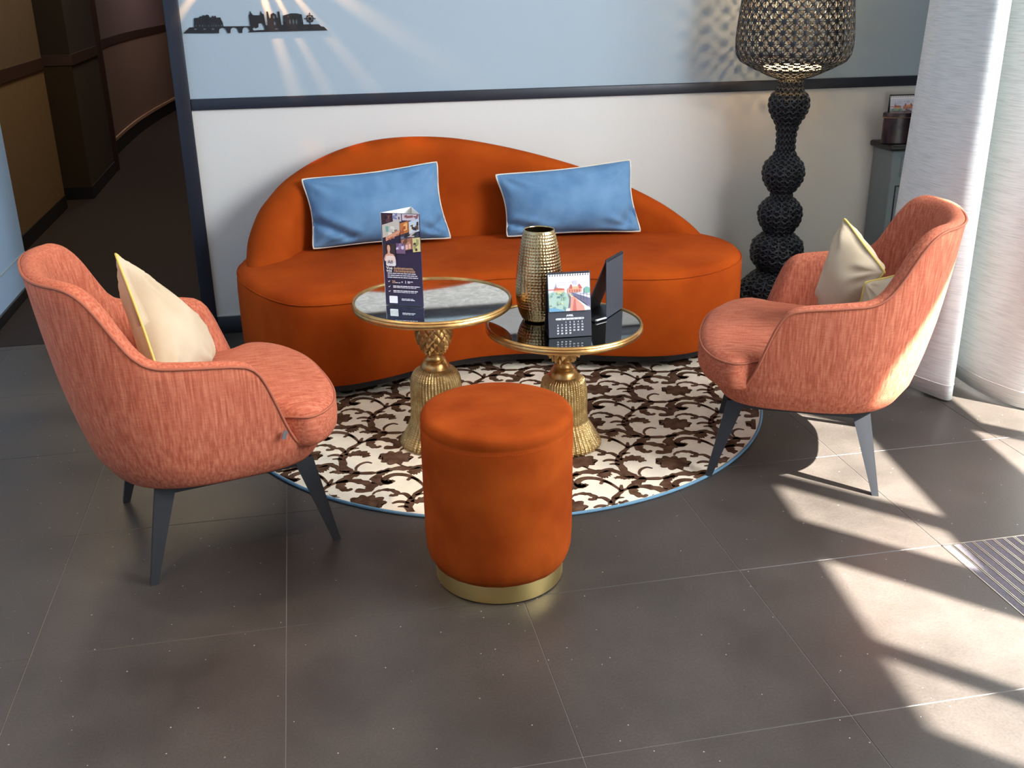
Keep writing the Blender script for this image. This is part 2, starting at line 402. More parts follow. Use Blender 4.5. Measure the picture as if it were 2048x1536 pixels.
# corridor beyond the door frame
def wall_run(name, pts, z0, z1, mat, parent=None, t=.02):
    """a run of vertical wall following plan points"""
    v = []; n = len(pts)
    for (x, y) in pts: v += [(x, y, z0), (x, y, z1)]
    for (x, y) in pts: v += [(x-t, y+t*.3, z0), (x-t, y+t*.3, z1)]
    f = []
    for i in range(n-1):
        a = 2*i; f.append((a, a+2, a+3, a+1)); b = 2*n+2*i; f.append((b, b+1, b+3, b+2))
        f.append((a+1, a+3, b+3, b+1)); f.append((a, b, b+2, a+2))
    f.append((0, 1, 2*n+1, 2*n)); f.append((2*n-2, 4*n-2, 4*n-1, 2*n-1))
    return ob(name, v, f, mat, parent, False)
struct(box('floor_corridor', -2.6, WXL, WY+.021, 17, -.12, .002, 'carpet'), 'dark brown carpet in the corridor')
ZR = 1.0
def corridor_wall(name, pts, lowm, upm, label, bb=.095):
    a = struct(wall_run(name, pts, 0, ZR, lowm), label)
    wall_run('upper_wall', pts, ZR, 3.2, upm, a)
    o = [(x+.008, y-.004) for x, y in pts]
    wall_run('chair_rail', o, ZR-.035, ZR+.04, 'hall_trim', a, .02)
    wall_run('baseboard', o, 0, bb, 'black', a, .02)
    return a
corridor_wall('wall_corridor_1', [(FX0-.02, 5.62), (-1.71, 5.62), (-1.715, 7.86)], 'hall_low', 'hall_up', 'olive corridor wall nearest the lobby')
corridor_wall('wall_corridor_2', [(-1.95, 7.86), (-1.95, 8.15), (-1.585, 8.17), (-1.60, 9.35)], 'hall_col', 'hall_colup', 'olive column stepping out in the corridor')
struct(wall_run('trim_4', [(-1.60, 9.36), (-1.585, 9.5), (-1.60, 9.62)], 0, 3.2, 'hall_trim', None, .05), 'brown upright strip beside the corridor column')
cv = [(-1.72, 9.55), (-1.74, 10.3), (-1.745, 11.2), (-1.72, 12.2), (-1.64, 13.4), (-1.5, 14.9), (-1.3, 16.5)]
cv = [tuple(p[:2]) for p in catmull([(x, y, 0) for x, y in cv], 24)]
c3 = corridor_wall('wall_corridor_3', cv, 'hall_brown', 'hall_mauve', 'curved brown and mauve corridor wall', .13)
wall_run('light_bead', [(x+.016, y-.008) for x, y in cv], .13, .16, 'hall_bead', c3, .02)
struct(box('wall_corridor_end', -2.7, 1.2, 16.6, 16.7, 0, 3.2, 'hall_brown'))
struct(box('wall_corridor_right', -.45, -.40, WY+.13, 16.6, 0, 3.2, 'hall_brown'))
struct(box('wall_corridor_outer', -2.75, -2.6, 4.5, 16.8, -.1, 3.4, 'hall_brown')); struct(box('wall_corridor_side', -2.6, FX0-.05, 4.6, 4.75, -.1, 3.4, 'hall_brown'))  # unseen shells added to stop sky light leaking into the corridor
struct(box('ceiling_corridor', -2.7, .0, WY+.125, 16.7, 3.2, 3.3, 'hall_trim'))
add_light('corridor_lamp', 'AREA', (-1.0, 7.0, 3.1), (0, 0, -1), 42, (1, .78, .5), shape='RECTANGLE', size=.5, size_y=3)
add_light('corridor_lamp_far', 'AREA', (-1.1, 12.6, 3.1), (-.2, 0, -1), 80, (1, .82, .72), shape='RECTANGLE', size=.5, size_y=3)

# ------------------------------------------------------------------ entrance mat
mx0, my1 = 1.6576, 2.2203
mt = root('entrance_mat', 'entrance mat of dark carpet strips between aluminium rails, set into floor', 'mat', (mx0, my1, 0))
mb = Multi(); mb.box(0, 1.2, -1.2, 0, -.0013, -.0008); mb.build('tray', 'black', mt)
fm = Multi(); fm.box(0, 1.2, -.004, 0, -.003, .001); fm.box(0, .003, -1.2, 0, -.003, .001); fm.box(1.197, 1.2, -1.2, 0, -.003, .001); fm.box(0, 1.2, -1.2, -1.197, -.003, .001)
fm.build('frame', 'alu', mt)
pit = .0325
sv, sf = box_v(0, .0215, -1.195, -.005, -.0028, .0005); rm = Multi(); rm.box(0, .0026, -1.195, -.005, -.0028, .0012); rm.box(.0058, .0084, -1.195, -.005, -.0028, .0012)
s0 = ob('carpet_strip', sv, sf, 'matstrip', mt, False); r0 = rm.build('rail', 'alu', mt)
for k in range(36):
    s = s0 if k == 0 else s0.copy(); r = r0 if k == 0 else r0.copy()
    if k: COL.objects.link(s); COL.objects.link(r)
    s.location = (.0035+k*pit, 0, 0); r.location = (.0035+k*pit+.023, 0, 0)
    if .0035+k*pit+.0315 > 1.2: r.location = (1.1885, 0, 0)

# ------------------------------------------------------------------ rug
RC = Vector((.66, 3.60)); RR = .99
rg = root('round_rug', 'round cream rug with brown scrolling leaves and a blue bound edge', 'rug', (RC.x, RC.y, 0))
lathe('pile', [(.001, .0065), (RR-.02, .0065), (RR-.008, .006), (RR-.006, .0002)], 'rug', rg, 128, cap=(False, True))
tube('binding', [((RR-.006)*math.cos(2*PI*k/160), (RR-.006)*math.sin(2*PI*k/160), .0052) for k in range(160)], .0052, 'rug_edge', rg, True, 8)
ST = {'scroll':[[-0.0885,0.2776],[-0.1036,0.2559],[-0.1178,0.2687],[-0.1167,0.2986],[-0.0939,0.3197],[-0.0559,0.3188],[-0.0204,0.2967],[0.0077,0.2661],[0.022,0.2438]],
'hook':[[-0.0457,0.2834],[-0.0413,0.3008],[-0.0281,0.3006],[-0.0083,0.2835]],
'stem':[[0.0196,0.2873],[0.0201,0.2436],[0.0077,0.2038],[-0.0024,0.1603],[0.0043,0.111],[0.0231,0.0645],[0.0494,0.0333],[0.078,0.02],[0.1092,0.0217],[0.1437,0.029]],
'branch':[[0.1437,0.029],[0.1642,0.0404],[0.1848,0.0588],[0.2124,0.073],[0.2438,0.0756],[0.2752,0.0947],[0.2995,0.0893],[0.3267,0.0628],[0.3539,0.0495]],
'lobe':[[0.2752,0.0904],[0.268,0.0633],[0.2507,0.0438]],'curl':[[0.0772,0.0371],[0.07,0.0578],[0.0751,0.0849],[0.0921,0.1024],[0.1118,0.097]],
'cleaf':[[0.1849,0.0519],[0.1644,0.0319],[0.1567,-0.0073],[0.1692,-0.0306],[0.1897,-0.036],[0.2116,-0.0206]],
'leafa':[[0.0918,0.0219],[0.0721,-0.0021],[0.0563,-0.0337],[0.0563,-0.0668],[0.0712,-0.0933],[0.0902,-0.1027],[0.1031,-0.0888]],
'leafb':[[0.0167,0.2383],[0.0449,0.2663],[0.0885,0.2868],[0.1296,0.2778],[0.1576,0.2623],[0.1492,0.2277],[0.1165,0.2252]],
'fr1':[[-0.0006,0.1606],[-0.0165,0.1817],[-0.032,0.1936],[-0.05,0.1893]],'fr2':[[0.0004,0.1331],[-0.0211,0.1412],[-0.039,0.1387],[-0.0525,0.1259]],
'fr3':[[0.0046,0.1065],[-0.012,0.1133],[-0.0296,0.1081]],'fr4':[[0.0018,0.1517],[0.0218,0.1498],[0.0426,0.1665],[0.0646,0.1602],[0.0791,0.1421]],
'fr5':[[0.0049,0.1893],[0.0189,0.2006],[0.0333,0.2044]],'fscroll':[[0.177,0.2033],[0.1839,0.2249],[0.2036,0.2399],[0.2291,0.2405],[0.249,0.2272],[0.2472,0.2083],[0.231,0.2089]],
'fstem':[[0.1945,0.1102],[0.2193,0.0915],[0.2473,0.0822]],'leafc':[[0.0568,0.0256],[0.0293,0.0176],[0.0082,0.019],[-0.0051,0.0085]]}
WD = {'scroll': (.013, .005, 0), 'hook': (.007, .004, 0), 'stem': (.008, .013, 1), 'branch': (.012, .009, 1), 'lobe': (.010, .020, 1), 'curl': (.004, .005, 0),
 'cleaf': (.010, .020, 1), 'leafa': (.017, .008, 1), 'leafb': (.005, .018, 1), 'fr1': (.008, .006, 0), 'fr2': (.007, .006, 0), 'fr3': (.006, .004, 0),
 'fr4': (.010, .019, 1), 'fr5': (.006, .003, 0), 'fscroll': (.004, .009, 1), 'fstem': (.003, .003, 0), 'leafc': (.010, .006, 1)}
th = math.radians(20.9); rt = Vector((math.cos(th), -math.sin(th))); up2 = Vector((math.sin(th), math.cos(th)))
org = Vector((1.0, 3.1))-RC
def stroke(key):
    P = catmull([(x, y, 0) for x, y in ST[key]], 26); a, b, ser = WD[key]; a *= 1.1; b *= 1.15; L_, R_ = [], []
    for i, p in enumerate(P):
        t = i/25; q = P[min(25, i+1)]-P[max(0, i-1)]; nrm = Vector((-q.y, q.x, 0)).normalized()
        wv = (a+(b-a)*t)*(.35+.65*math.sin(PI*min(1, max(0, t*.9+.08))))
        if ser: wl_ = wv*(.8+.75*((i*.29) % 1)); wr_ = wv*(.7+.7*((i*.23+.4) % 1))
        else: wl_ = wr_ = wv
        L_.append(p+nrm*wl_); R_.append(p-nrm*wr_)
    return L_, R_
m = Multi(); strokes = {k: stroke(k) for k in ST}
fp = []
for k in range(48):
    a = 2*PI*k/48; rad = .86+.34*abs(math.sin(a*5+.4))+.07*math.sin(a*3); fp.append(Vector((.1765+.05*rad*math.cos(a), .1465+.046*rad*math.sin(a)*(1.05 if math.sin(a) > 0 else .9), 0)))
def to_rug(p, i, j):
    a = p.x+i*.306; b = p.y+j*.322+i*.03
    return org+rt*a+up2*b
ZP = .0082
def put(poly_l, poly_r, i, j):
    pts = [to_rug(p, i, j) for p in poly_l]; qts = [to_rug(p, i, j) for p in poly_r]
    lim = RR-.014; n = len(pts); keep = [(p.length < lim or q.length < lim) for p, q in zip(pts, qts)]
    def cl(p): return p if p.length < lim else p*(lim/p.length)
    v = []; f = []
    for p, q in zip(pts, qts):
        p = cl(p); q = cl(q); v += [(p.x, p.y, ZP), (q.x, q.y, ZP), (p.x, p.y, .0062), (q.x, q.y, .0062)]
    for k in range(n-1):
        if keep[k] and keep[k+1]:
            a = 4*k; b = a+4; f += [(a, a+1, b+1, b), (a, b, b+2, a+2), (a+1, a+3, b+3, b+1)]
    if f: m.add(v, f)
for i in range(-7, 5):
    for j in range(-5, 6):
        if to_rug(Vector((.1, .15, 0)), i, j).length > RR+.3: continue
        for k in ST: put(strokes[k][0], strokes[k][1], i, j)
        put(fp[:25], [fp[0]]+fp[:23:-1][:24], i, j)
so = m.build('scroll_pattern', 'rug_scroll', rg); so['kind'] = 'stuff'

# ------------------------------------------------------------------ sofa
def Rsofa():
    r = root('curved_sofa', 'rust orange velvet kidney shaped sofa with a sweeping asymmetrical back', 'sofa', (0, 0, 0))
    OUT = [(-.312, 4.24), (-.285, 4.03), (-.19, 3.80), (-.075, 3.665), (.083, 3.645), (.24, 3.69), (.39, 3.76), (.58, 3.83), (.77, 3.838), (.95, 3.80), (1.12, 3.735), (1.29, 3.685), (1.44, 3.68),
           (1.60, 3.745), (1.735, 3.87), (1.80, 4.03), (1.79, 4.2), (1.68, 4.36), (1.45, 4.49), (1.1, 4.585), (.6, 4.62), (.15, 4.60), (-.12, 4.52), (-.27, 4.40)]
    N = 150
    o2 = resample(catmull([(x, y, 0) for x, y in OUT], 480, True), N, True)
    ctr = Vector((.74, 4.15, 0))
    nrm = []
    for i in range(N):
        t = (o2[(i+1) % N]-o2[i-1]).normalized(); nrm.append(Vector((t.y, -t.x, 0)))
    if nrm[0].dot(o2[0]-ctr) < 0: nrm = [-n for n in nrm]
    rings = [(-.06, .075), (-.006, .075), (0, .09), (.002, .2), (.002, .33), (0, .375), (-.006, .398), (-.018, .413), (-.035, .421)]
    v = []
    for off, z in rings:
        for i in range(N):
            p = o2[i]+nrm[i]*off; v.append((p.x, p.y, z))
    for s in (.9, .75, .5, .25):
        for i in range(N):
            p = (o2[i]-nrm[i]*.035); c2 = Vector((p.x*.35+.48*1.0, 4.2, 0)) if False else Vector((min(1.55, max(-.05, p.x)), 4.18, 0))
            q = c2.lerp(p, s); v.append((q.x, q.y, .421+.022*(1-s**2)))
    n = len(rings)+4
    f = grid_faces(n, N, False, True)
    f.append(tuple(range(N)))
    # close the crown
    f += [tuple((n-1)*N+i for i in range(N))]
    ob('seat', v, f, 'sofa', r, True, None, 60)
    tube('seam', [o2[i]+nrm[i]*(-.0025)+Vector((0, 0, .3955)) for i in range(N)], .0022, 'sofa', r, True, 6)
    # plinth
    v = []
    for off, z in ((-.05, .035), (-.05, .078)):
        for i in range(N): p = o2[i]+nrm[i]*off; v.append((p.x, p.y, z))
    f = grid_faces(2, N, False, True); f += [tuple(range(N)), tuple(N+i for i in range(N))]
    ob('plinth', v, f, 'black', r, True, None, 50)
    for (x, y) in ((.085, 3.765), (1.40, 3.79), (.0, 4.35), (1.45, 4.32)):
        z0 = .0085 if y < 4 else .0003
        lathe('foot', [(.028, z0), (.03, z0+.0035), (.033, .036)], 'black', r, 24, loc=(x, y, 0))
    # backrest
    PATH = [(-.165, 4.13), (-.175, 4.2), (-.165, 4.29), (-.12, 4.38), (-.02, 4.455), (.15, 4.50), (.35, 4.52), (.6, 4.525), (.85, 4.51), (1.1, 4.475), (1.3, 4.425), (1.5, 4.345), (1.62, 4.27), (1.69, 4.20)]
    HT = [.425, .50, .59, .675, .755, .825, .862, .857, .812, .745, .675, .58, .50, .428]
    TH = [.20, .215, .21, .195, .18, .165, .155, .15, .145, .14, .135, .125, .11, .08]
    K = 90; cp = catmull([(x, y, z) for (x, y), z in zip(PATH, HT)], K); tt = catmull([(t, 0, 0) for t in TH], K)
    v = []; S = 22
    for i in range(K):
        a = cp[max(0, i-1)]; b = cp[min(K-1, i+1)]; t = Vector((b.x-a.x, b.y-a.y, 0)).normalized(); n_ = Vector((-t.y, t.x, 0))
        h = max(cp[i].z, .42); T = tt[i].x/2; c = Vector((cp[i].x, cp[i].y, 0)); hb = .37; rr = min(T, (h-hb)*.8)
        for s in range(S):
            # profile: up the front, round over, down the back
            if s < 6: q = s/6; off = -T; z = hb+(h-rr-hb)*q; off *= 1-.10*q*q
            elif s < 16:
                an = PI*(s-6)/9; off = -T*.9*math.cos(an) if True else 0; z = h-rr+rr*math.sin(an)
            else: q = (21-s)/6; off = T; z = hb+(h-rr-hb)*q; off *= 1-.10*q*q
            p = c+n_*(-off if False else off); v.append((p.x, p.y, z))
    f = grid_faces(K, S); f.append(tuple(range(S))); f.append(tuple((K-1)*S+s for s in range(S)))
    ob('backrest', v, f, 'sofa', r, True, None, 65)
Rsofa()

# ------------------------------------------------------------------ pillows
def pillow(rt_, corners, thick, mat, pipe, n=44, seed=0, pinch=.05, wr=.006, fan=None, fold=None, crease=()):
    A, B, C, D = [Vector(c) for c in corners]      # bl, br, tr, tl
    nm = ((B-A).cross(D-A)+(C-D).cross(C-B)).normalized()
    def base(u, v):
        uu = u+(.5-u)*pinch*4*v*(1-v)*abs(2*u-1); vv = v+(.5-v)*pinch*4*u*(1-u)*abs(2*v-1)
        ck = .035*(abs(2*u-1)*abs(2*v-1))**6; uu += (.5-uu)*ck; vv += (.5-vv)*ck
        return A*(1-uu)*(1-vv)+B*uu*(1-vv)+C*uu*vv+D*(1-uu)*vv
    V = []; F = []
    for side in (1, -1):
        for i in range(n+1):
            for j in range(n+1):
                u, v = i/n, j/n; s = max(0, 1-abs(2*u-1)**2.4)*max(0, 1-abs(2*v-1)**2.4)
                h = thick/2*s**.55
                w_ = wr*noise.noise(Vector((u*3.2+seed, v*3.2, side*.7)))*min(1, s*3)
                # radiating creases at the corners
                for (cu, cv2) in ((0, 0), (1, 0), (1, 1), (0, 1)):
                    d = math.hypot(u-cu, v-cv2); an = math.atan2(v-cv2, u-cu)
                    w_ += wr*.7*math.sin(an*11+seed+cu*2)*math.exp(-((d-.22)/.13)**2)
                if fan:
                    d = math.hypot(u-fan[0], v-fan[1]); an = math.atan2(v-fan[1], u-fan[0])
                    w_ += fan[2]*math.sin(an*19)*math.exp(-((d-.34)/.24)**2)*min(1, s*4)
                for (u0, v0, u1, v1, dep) in crease:
                    dx, dy = u1-u0, v1-v0; q = max(0, min(1, ((u-u0)*dx+(v-v0)*dy)/(dx*dx+dy*dy)))
                    d = math.hypot(u-u0-dx*q, v-v0-dy*q); w_ += -dep*math.exp(-(d/.035)**2)+dep*.5*math.exp(-((d-.09)/.05)**2)*min(1, s*3)
                p = base(u, v)+nm*side*(h+w_)
                if fold: p += Vector(fold(u, v, side))
                V.append(p)
    def idx(s, i, j): return s*(n+1)**2+i*(n+1)+j
    for s in (0, 1):
        for i in range(n):
            for j in range(n): F.append((idx(s, i, j), idx(s, i+1, j), idx(s, i+1, j+1), idx(s, i, j+1)))
    ring = [(i, 0) for i in range(n)]+[(n, j) for j in range(n)]+[(i, n) for i in range(n, 0, -1)]+[(0, j) for j in range(n, 0, -1)]
    for k in range(len(ring)):
        a, b = ring[k], ring[(k+1) % len(ring)]; F.append((idx(0, *a), idx(0, *b), idx(1, *b), idx(1, *a)))
    ob('cover', V, F, mat, rt_)
    pp = [(V[idx(0, *a)]+V[idx(1, *a)])/2 for a in ring]
    tube('piping', pp, .0038, pipe, rt_, True, 6)

p1 = root('blue_cushion', 'pale blue velvet cushion with cream piping on the left half of sofa', 'cushion', (.26, 4.33, .60), 0, 'blue cushions on the sofa')
o = Vector((.26, 4.33, .60))
pillow(p1, [Vector(c)-o for c in ((-.005, 4.275, .452), (.60, 4.32, .452), (.563, 4.415, .775), (-.028, 4.36, .735))], .18, 'blue_velvet', 'cream_pipe', seed=1.3, pinch=.09, wr=.008, crease=[(.03, .36, .27, .10, .022), (.86, .12, .98, .26, .016), (.55, .97, .58, .7, .008)])
p2 = root('blue_cushion', 'pale blue velvet cushion with cream piping on the right half of sofa', 'cushion', (1.1, 4.30, .60), 0, 'blue cushions on the sofa')
o = Vector((1.1, 4.30, .60))
pillow(p2, [Vector(c)-o for c in ((.825, 4.29, .452), (1.43, 4.235, .452), (1.405, 4.34, .757), (.79, 4.36, .715))], .18, 'blue_velvet', 'cream_pipe', seed=4.1, pinch=.09, wr=.008, crease=[(.03, .20, .22, .07, .018), (.88, .10, .97, .30, .020), (.45, .95, .52, .72, .008)])

# ------------------------------------------------------------------ armchairs
def se(a, b, phi, n):
    c, s = math.cos(phi), math.sin(phi)
    return (a*math.copysign(abs(c)**(2/n), c), b*math.copysign(abs(s)**(2/n), s))
HX = [-.45, -.36, -.34, -.317, -.291, -.256, -.23, -.202, -.171, -.1, 0, .03, .05, .07, .09, .11, .13, .15, .165, .19, .4]
HZ = [.825, .822, .815, .797, .760, .695, .652, .625, .613, .605, .593, .588, .580, .560, .515, .455, .395, .350, .330, .322, .320]
HX2 = np.linspace(-.45, .4, 400); HZ2 = np.interp(HX2, HX, HZ); ker = np.hanning(15); ker /= ker.sum()
HZ2 = np.convolve(np.pad(HZ2, 7, 'edge'), ker, 'valid')
def make_chair(label, loc, rz, on_rug):
    r = root('armchair', label, 'armchair', loc, rz, 'salmon armchairs')
    Z = [.262, .27, .30, .33, .40, .45, .52, .60, .70, .82, .9]
    XB = [.285, .300, .325, .338, .358, .370, .385, .398, .412, .426, .432]
    YB = [.285, .297, .312, .320, .330, .335, .338, .340, .340, .338, .336]
    XF = [.235, .25, .272, .283, .29, .29, .29, .29, .29, .29, .29]
    def outl(phi, z, inset=0):
        xb, yb, xf = interp(z, Z, XB)-inset, interp(z, Z, YB)-inset, interp(z, Z, XF)-inset
        return se(xf if math.cos(phi) > 0 else xb, yb, phi, 2.8 if math.cos(phi) < 0 else 3.5)
    # sample angles, denser where the arm front drops
    phis = []; N = 220
    for k in range(N): phis.append(-PI+2*PI*k/N)
    V = []; rows = 30; top_edge = []
    for phi in phis:
        x0, y0 = outl(phi, .45); h = interp(x0, HX2, HZ2)
        for _ in range(3):
            x0, y0 = outl(phi, h); h = interp(x0, HX2, HZ2)
        th_ = .052 if x0 < .1 else .052-.012*min(1, (x0-.1)/.1)
        col = []
        for s, z in ((.72, .262), (.93, .262), (.985, .266)):
            x, y = outl(phi, .27); col.append((x*s, y*s, z))
        for k in range(12):
            z = .275+(h-.275)*k/11; x, y = outl(phi, z); 
            if k == 11: top_edge.append((x, y, z))
            col.append((x, y, z))
        for ins, dz in ((.006, .009), (.018, .014), (.03, .012), (.042, .004), (th_, -.012)):
            x, y = outl(phi, h, ins); col.append((x, y, h+dz))
        zb = .31
        for k in range(1, 10):
            z = h-.012+(zb-h+.012)*k/9; x, y = outl(phi, max(z, .27), th_+.012*math.sin(PI*k/9)); col.append((x, y, z))
        x, y = outl(phi, .3); col.append((x*.5, y*.5, zb-.005))
        V += col; rows = len(col)
    F = grid_faces(N, rows, True, False)
    F.append(tuple(i*rows for i in range(N))); F.append(tuple(i*rows+rows-1 for i in range(N)))
    ob('shell', V, F, 'linen', r, True)
    tube('piping', [Vector(p)+Vector((0, 0, .004)) for p in top_edge], .0042, 'linen_pipe', r, True, 6)
    # seat cushion
    K = 120; ol = []
    for k in range(K):
        a = 2*PI*k/K; c, s = math.cos(a), math.sin(a)
        if c > 0:
            x, y = se(.195, .345, a, 2.5); x += .128
        else:
            x, y = se(.42, .335, a, 4); x += .128
        # squeeze between the arms, spread in front of them
        lim = interp(x, [-.4, .06, .10, .135, .16, .19, .21], [.262, .268, .283, .292, .315, .34, .35]); y = max(-lim, min(lim, y))
        ol.append(Vector((x, y, 0)))
    ol = resample(ol, K, True)
    for _ in range(2): ol = [(ol[i-1]+ol[i]*2+ol[(i+1) % K])/4 for i in range(K)]
    cc = Vector((.02, 0, 0)); V = []
    prof = [(.55, .325, 0), (.93, .325, 0), (.985, .333, 0), (1.005, .345, 0), (1.012, .37, 0), (1.008, .395, 0), (1.0, .412, 1), (.985, .423, 1), (.93, .436, 1), (.8, .445, 1), (.55, .452, 1), (.25, .455, 1)]
    for s, z, t in prof:
        for p in ol:
            q = cc+(p-cc)*s; dz = 0
            if t: dz = -.018*max(0, -q.x/.3) + .006*noise.noise(Vector((q.x*6, q.y*6, rz)))
            V.append((q.x, q.y, z+dz))
    F = grid_faces(len(prof), K, False, True); F.append(tuple(range(K))); F.append(tuple((len(prof)-1)*K+i for i in range(K)))
    cu = ob('seat_cushion', V, F, 'linen_seat', r)
    tube('cushion_piping', [Vector(V[6*K+i])+Vector((0, 0, .004)) for i in range(K)], .0038, 'linen_pipe', cu, True, 6)
    # legs and cross frame
    fr = Multi()
    for sx in (1, -1):
        for sy in (1, -1):
            tip = Vector((.2635*sx, .2635*sy, .009 if (sx, sy) in on_rug else 0)); tp = Vector((.212*sx, .232*sy, .262))
            d = Vector((sx*.5, sy*.86, 0)).normalized(); sdv = Vector((-d.y, d.x, 0))
            V = []
            for c, wd, z in ((tip, .010, tip.z), (tp, .027, .262)):
                for a, b in ((-1, -1), (1, -1), (1, 1), (-1, 1)):
                    q = c+Vector((-sx*1, 0, 0))*wd*(1-a)*1.0+Vector((0, 1, 0))*.009*b; V.append((q.x, q.y, z))
            ob('leg', V, [(0, 1, 2, 3), (4, 5, 6, 7), (0, 1, 5, 4), (1, 2, 6, 5), (2, 3, 7, 6), (3, 0, 4, 7)], 'blackw', r, False)
    for sy in (1, -1): fr.box(-.2, .2, .232*sy-.009, .232*sy+.009, .240, .263)
    fr.box(-.2, -.18, -.225, .225, .244, .262); fr.box(.18, .2, -.225, .225, .244, .262)
    fr.build('under_frame', 'blackw', r)
    return r
cl = make_chair('salmon linen tub armchair on black legs, left of the gold tables', (-.316, 2.82, 0), math.radians(15.5), [(1, 1)])
tg = box('fabric_label', -.006, .006, -.001, .001, -.012, .012, 'tag', cl); tg.location = (.118, -.338, .385); tg.rotation_euler = (0, math.radians(22), .15)
cr = make_chair('salmon linen tub armchair on black legs, right of the gold tables by the curtains', (1.5265, 2.885, 0), math.radians(153.4), [(1, 1), (1, -1)])
cr.location.z = 0

def chair_pillow(chair, label, corners, thick, seed, fold=None, pinch=.08, fan=None):
    a = chair.rotation_euler[2]; Rm = Matrix.Rotation(a, 3, 'Z'); C_ = Vector(chair.location)
    W_ = [Rm @ Vector(c)+C_ for c in corners]; o_ = sum(W_, Vector())/4
    r = root('cream_cushion', label, 'cushion', o_, 0, 'cream cushions on the armchairs')
    pillow(r, [q-o_ for q in W_], thick, 'cream_velvet', 'yellow_pipe', seed=seed, wr=.009, fold=fold, pinch=pinch, fan=fan)
    return r
chair_pillow(cl, 'cream cushion with yellow piping standing on corner in the left armchair', [(-.145, -.195, .475), (.015, .07, .465), (.01, .19, .55), (-.20, 0, .848)], .15, 2.2, fan=(1, 0, .0045))
rp = chair_pillow(cr, 'cream cushion with yellow piping folded against the back of the right armchair', [(-.05, -.13, .49), (-.115, .075, .47), (-.218, .11, .665), (-.088, .02, .806)], .15, 5.2, None, .03)
Rm = Matrix.Rotation(cr.rotation_euler[2], 3, 'Z')
pillow(rp, [Rm @ Vector(q)+Vector(cr.location)-Vector(rp.location) for q in ((-.143, .195, .505), (-.262, .19, .53), (-.255, .185, .68), (-.156, .205, .655))], .12, 'cream_velvet', 'yellow_pipe', seed=8.2, wr=.008, pinch=.02)

# ------------------------------------------------------------------ pouf
pf = root('round_pouf', 'rust orange velvet cylindrical pouf on a brass base ring in the foreground', 'pouf', (.425, 2.365, 0))
R0 = .194
prof = [(.15, .052), (.168, .052), (.178, .058), (.187, .075), (.1925, .10), (.1945, .14), (.1955, .25), (.1955, .40), (.195, .437), (.1945, .4385), (.1935, .443), (.1945, .4475), (.1945, .456), (.193, .466), (.188, .473), (.176, .4775), (.14, .4795), (.08, .482), (.02, .483)]
def pfn(r_, z, a, i):
    return (r_+(.0008*math.sin(a*23)*math.sin(a*5+1) if 1 < i < 5 else 0)+.0012*noise.noise(Vector((math.cos(a)*2, math.sin(a)*2, z*6))), z)
lathe('velvet_body', prof, 'pouf', pf, 128, fn=pfn, angle=80)
mm_ = Multi()
for k in range(180):
    a = 2*PI*k/180; c, s = math.cos(a), math.sin(a)
    mm_.tube([(.1958*c, .1958*s, .4335), (.1958*math.cos(a+.018), .1958*math.sin(a+.018), .4335)], .0006, seg=4)
st = mm_.build('stitching', 'sofa', pf); st['kind'] = 'stuff'
lathe('brass_base_ring', [(.15, .004), (.170, .004), (.1705, .006), (.1705, .053), (.169, .054), (.15, .054)], 'brass', pf, 96, angle=30)
for a in (.6, 2.2, 3.8, 5.2): lathe('glide', [(.010, 0), (.012, .001), (.012, .005)], 'card_white', pf, 16, loc=(.150*math.cos(a), .150*math.sin(a), 0))

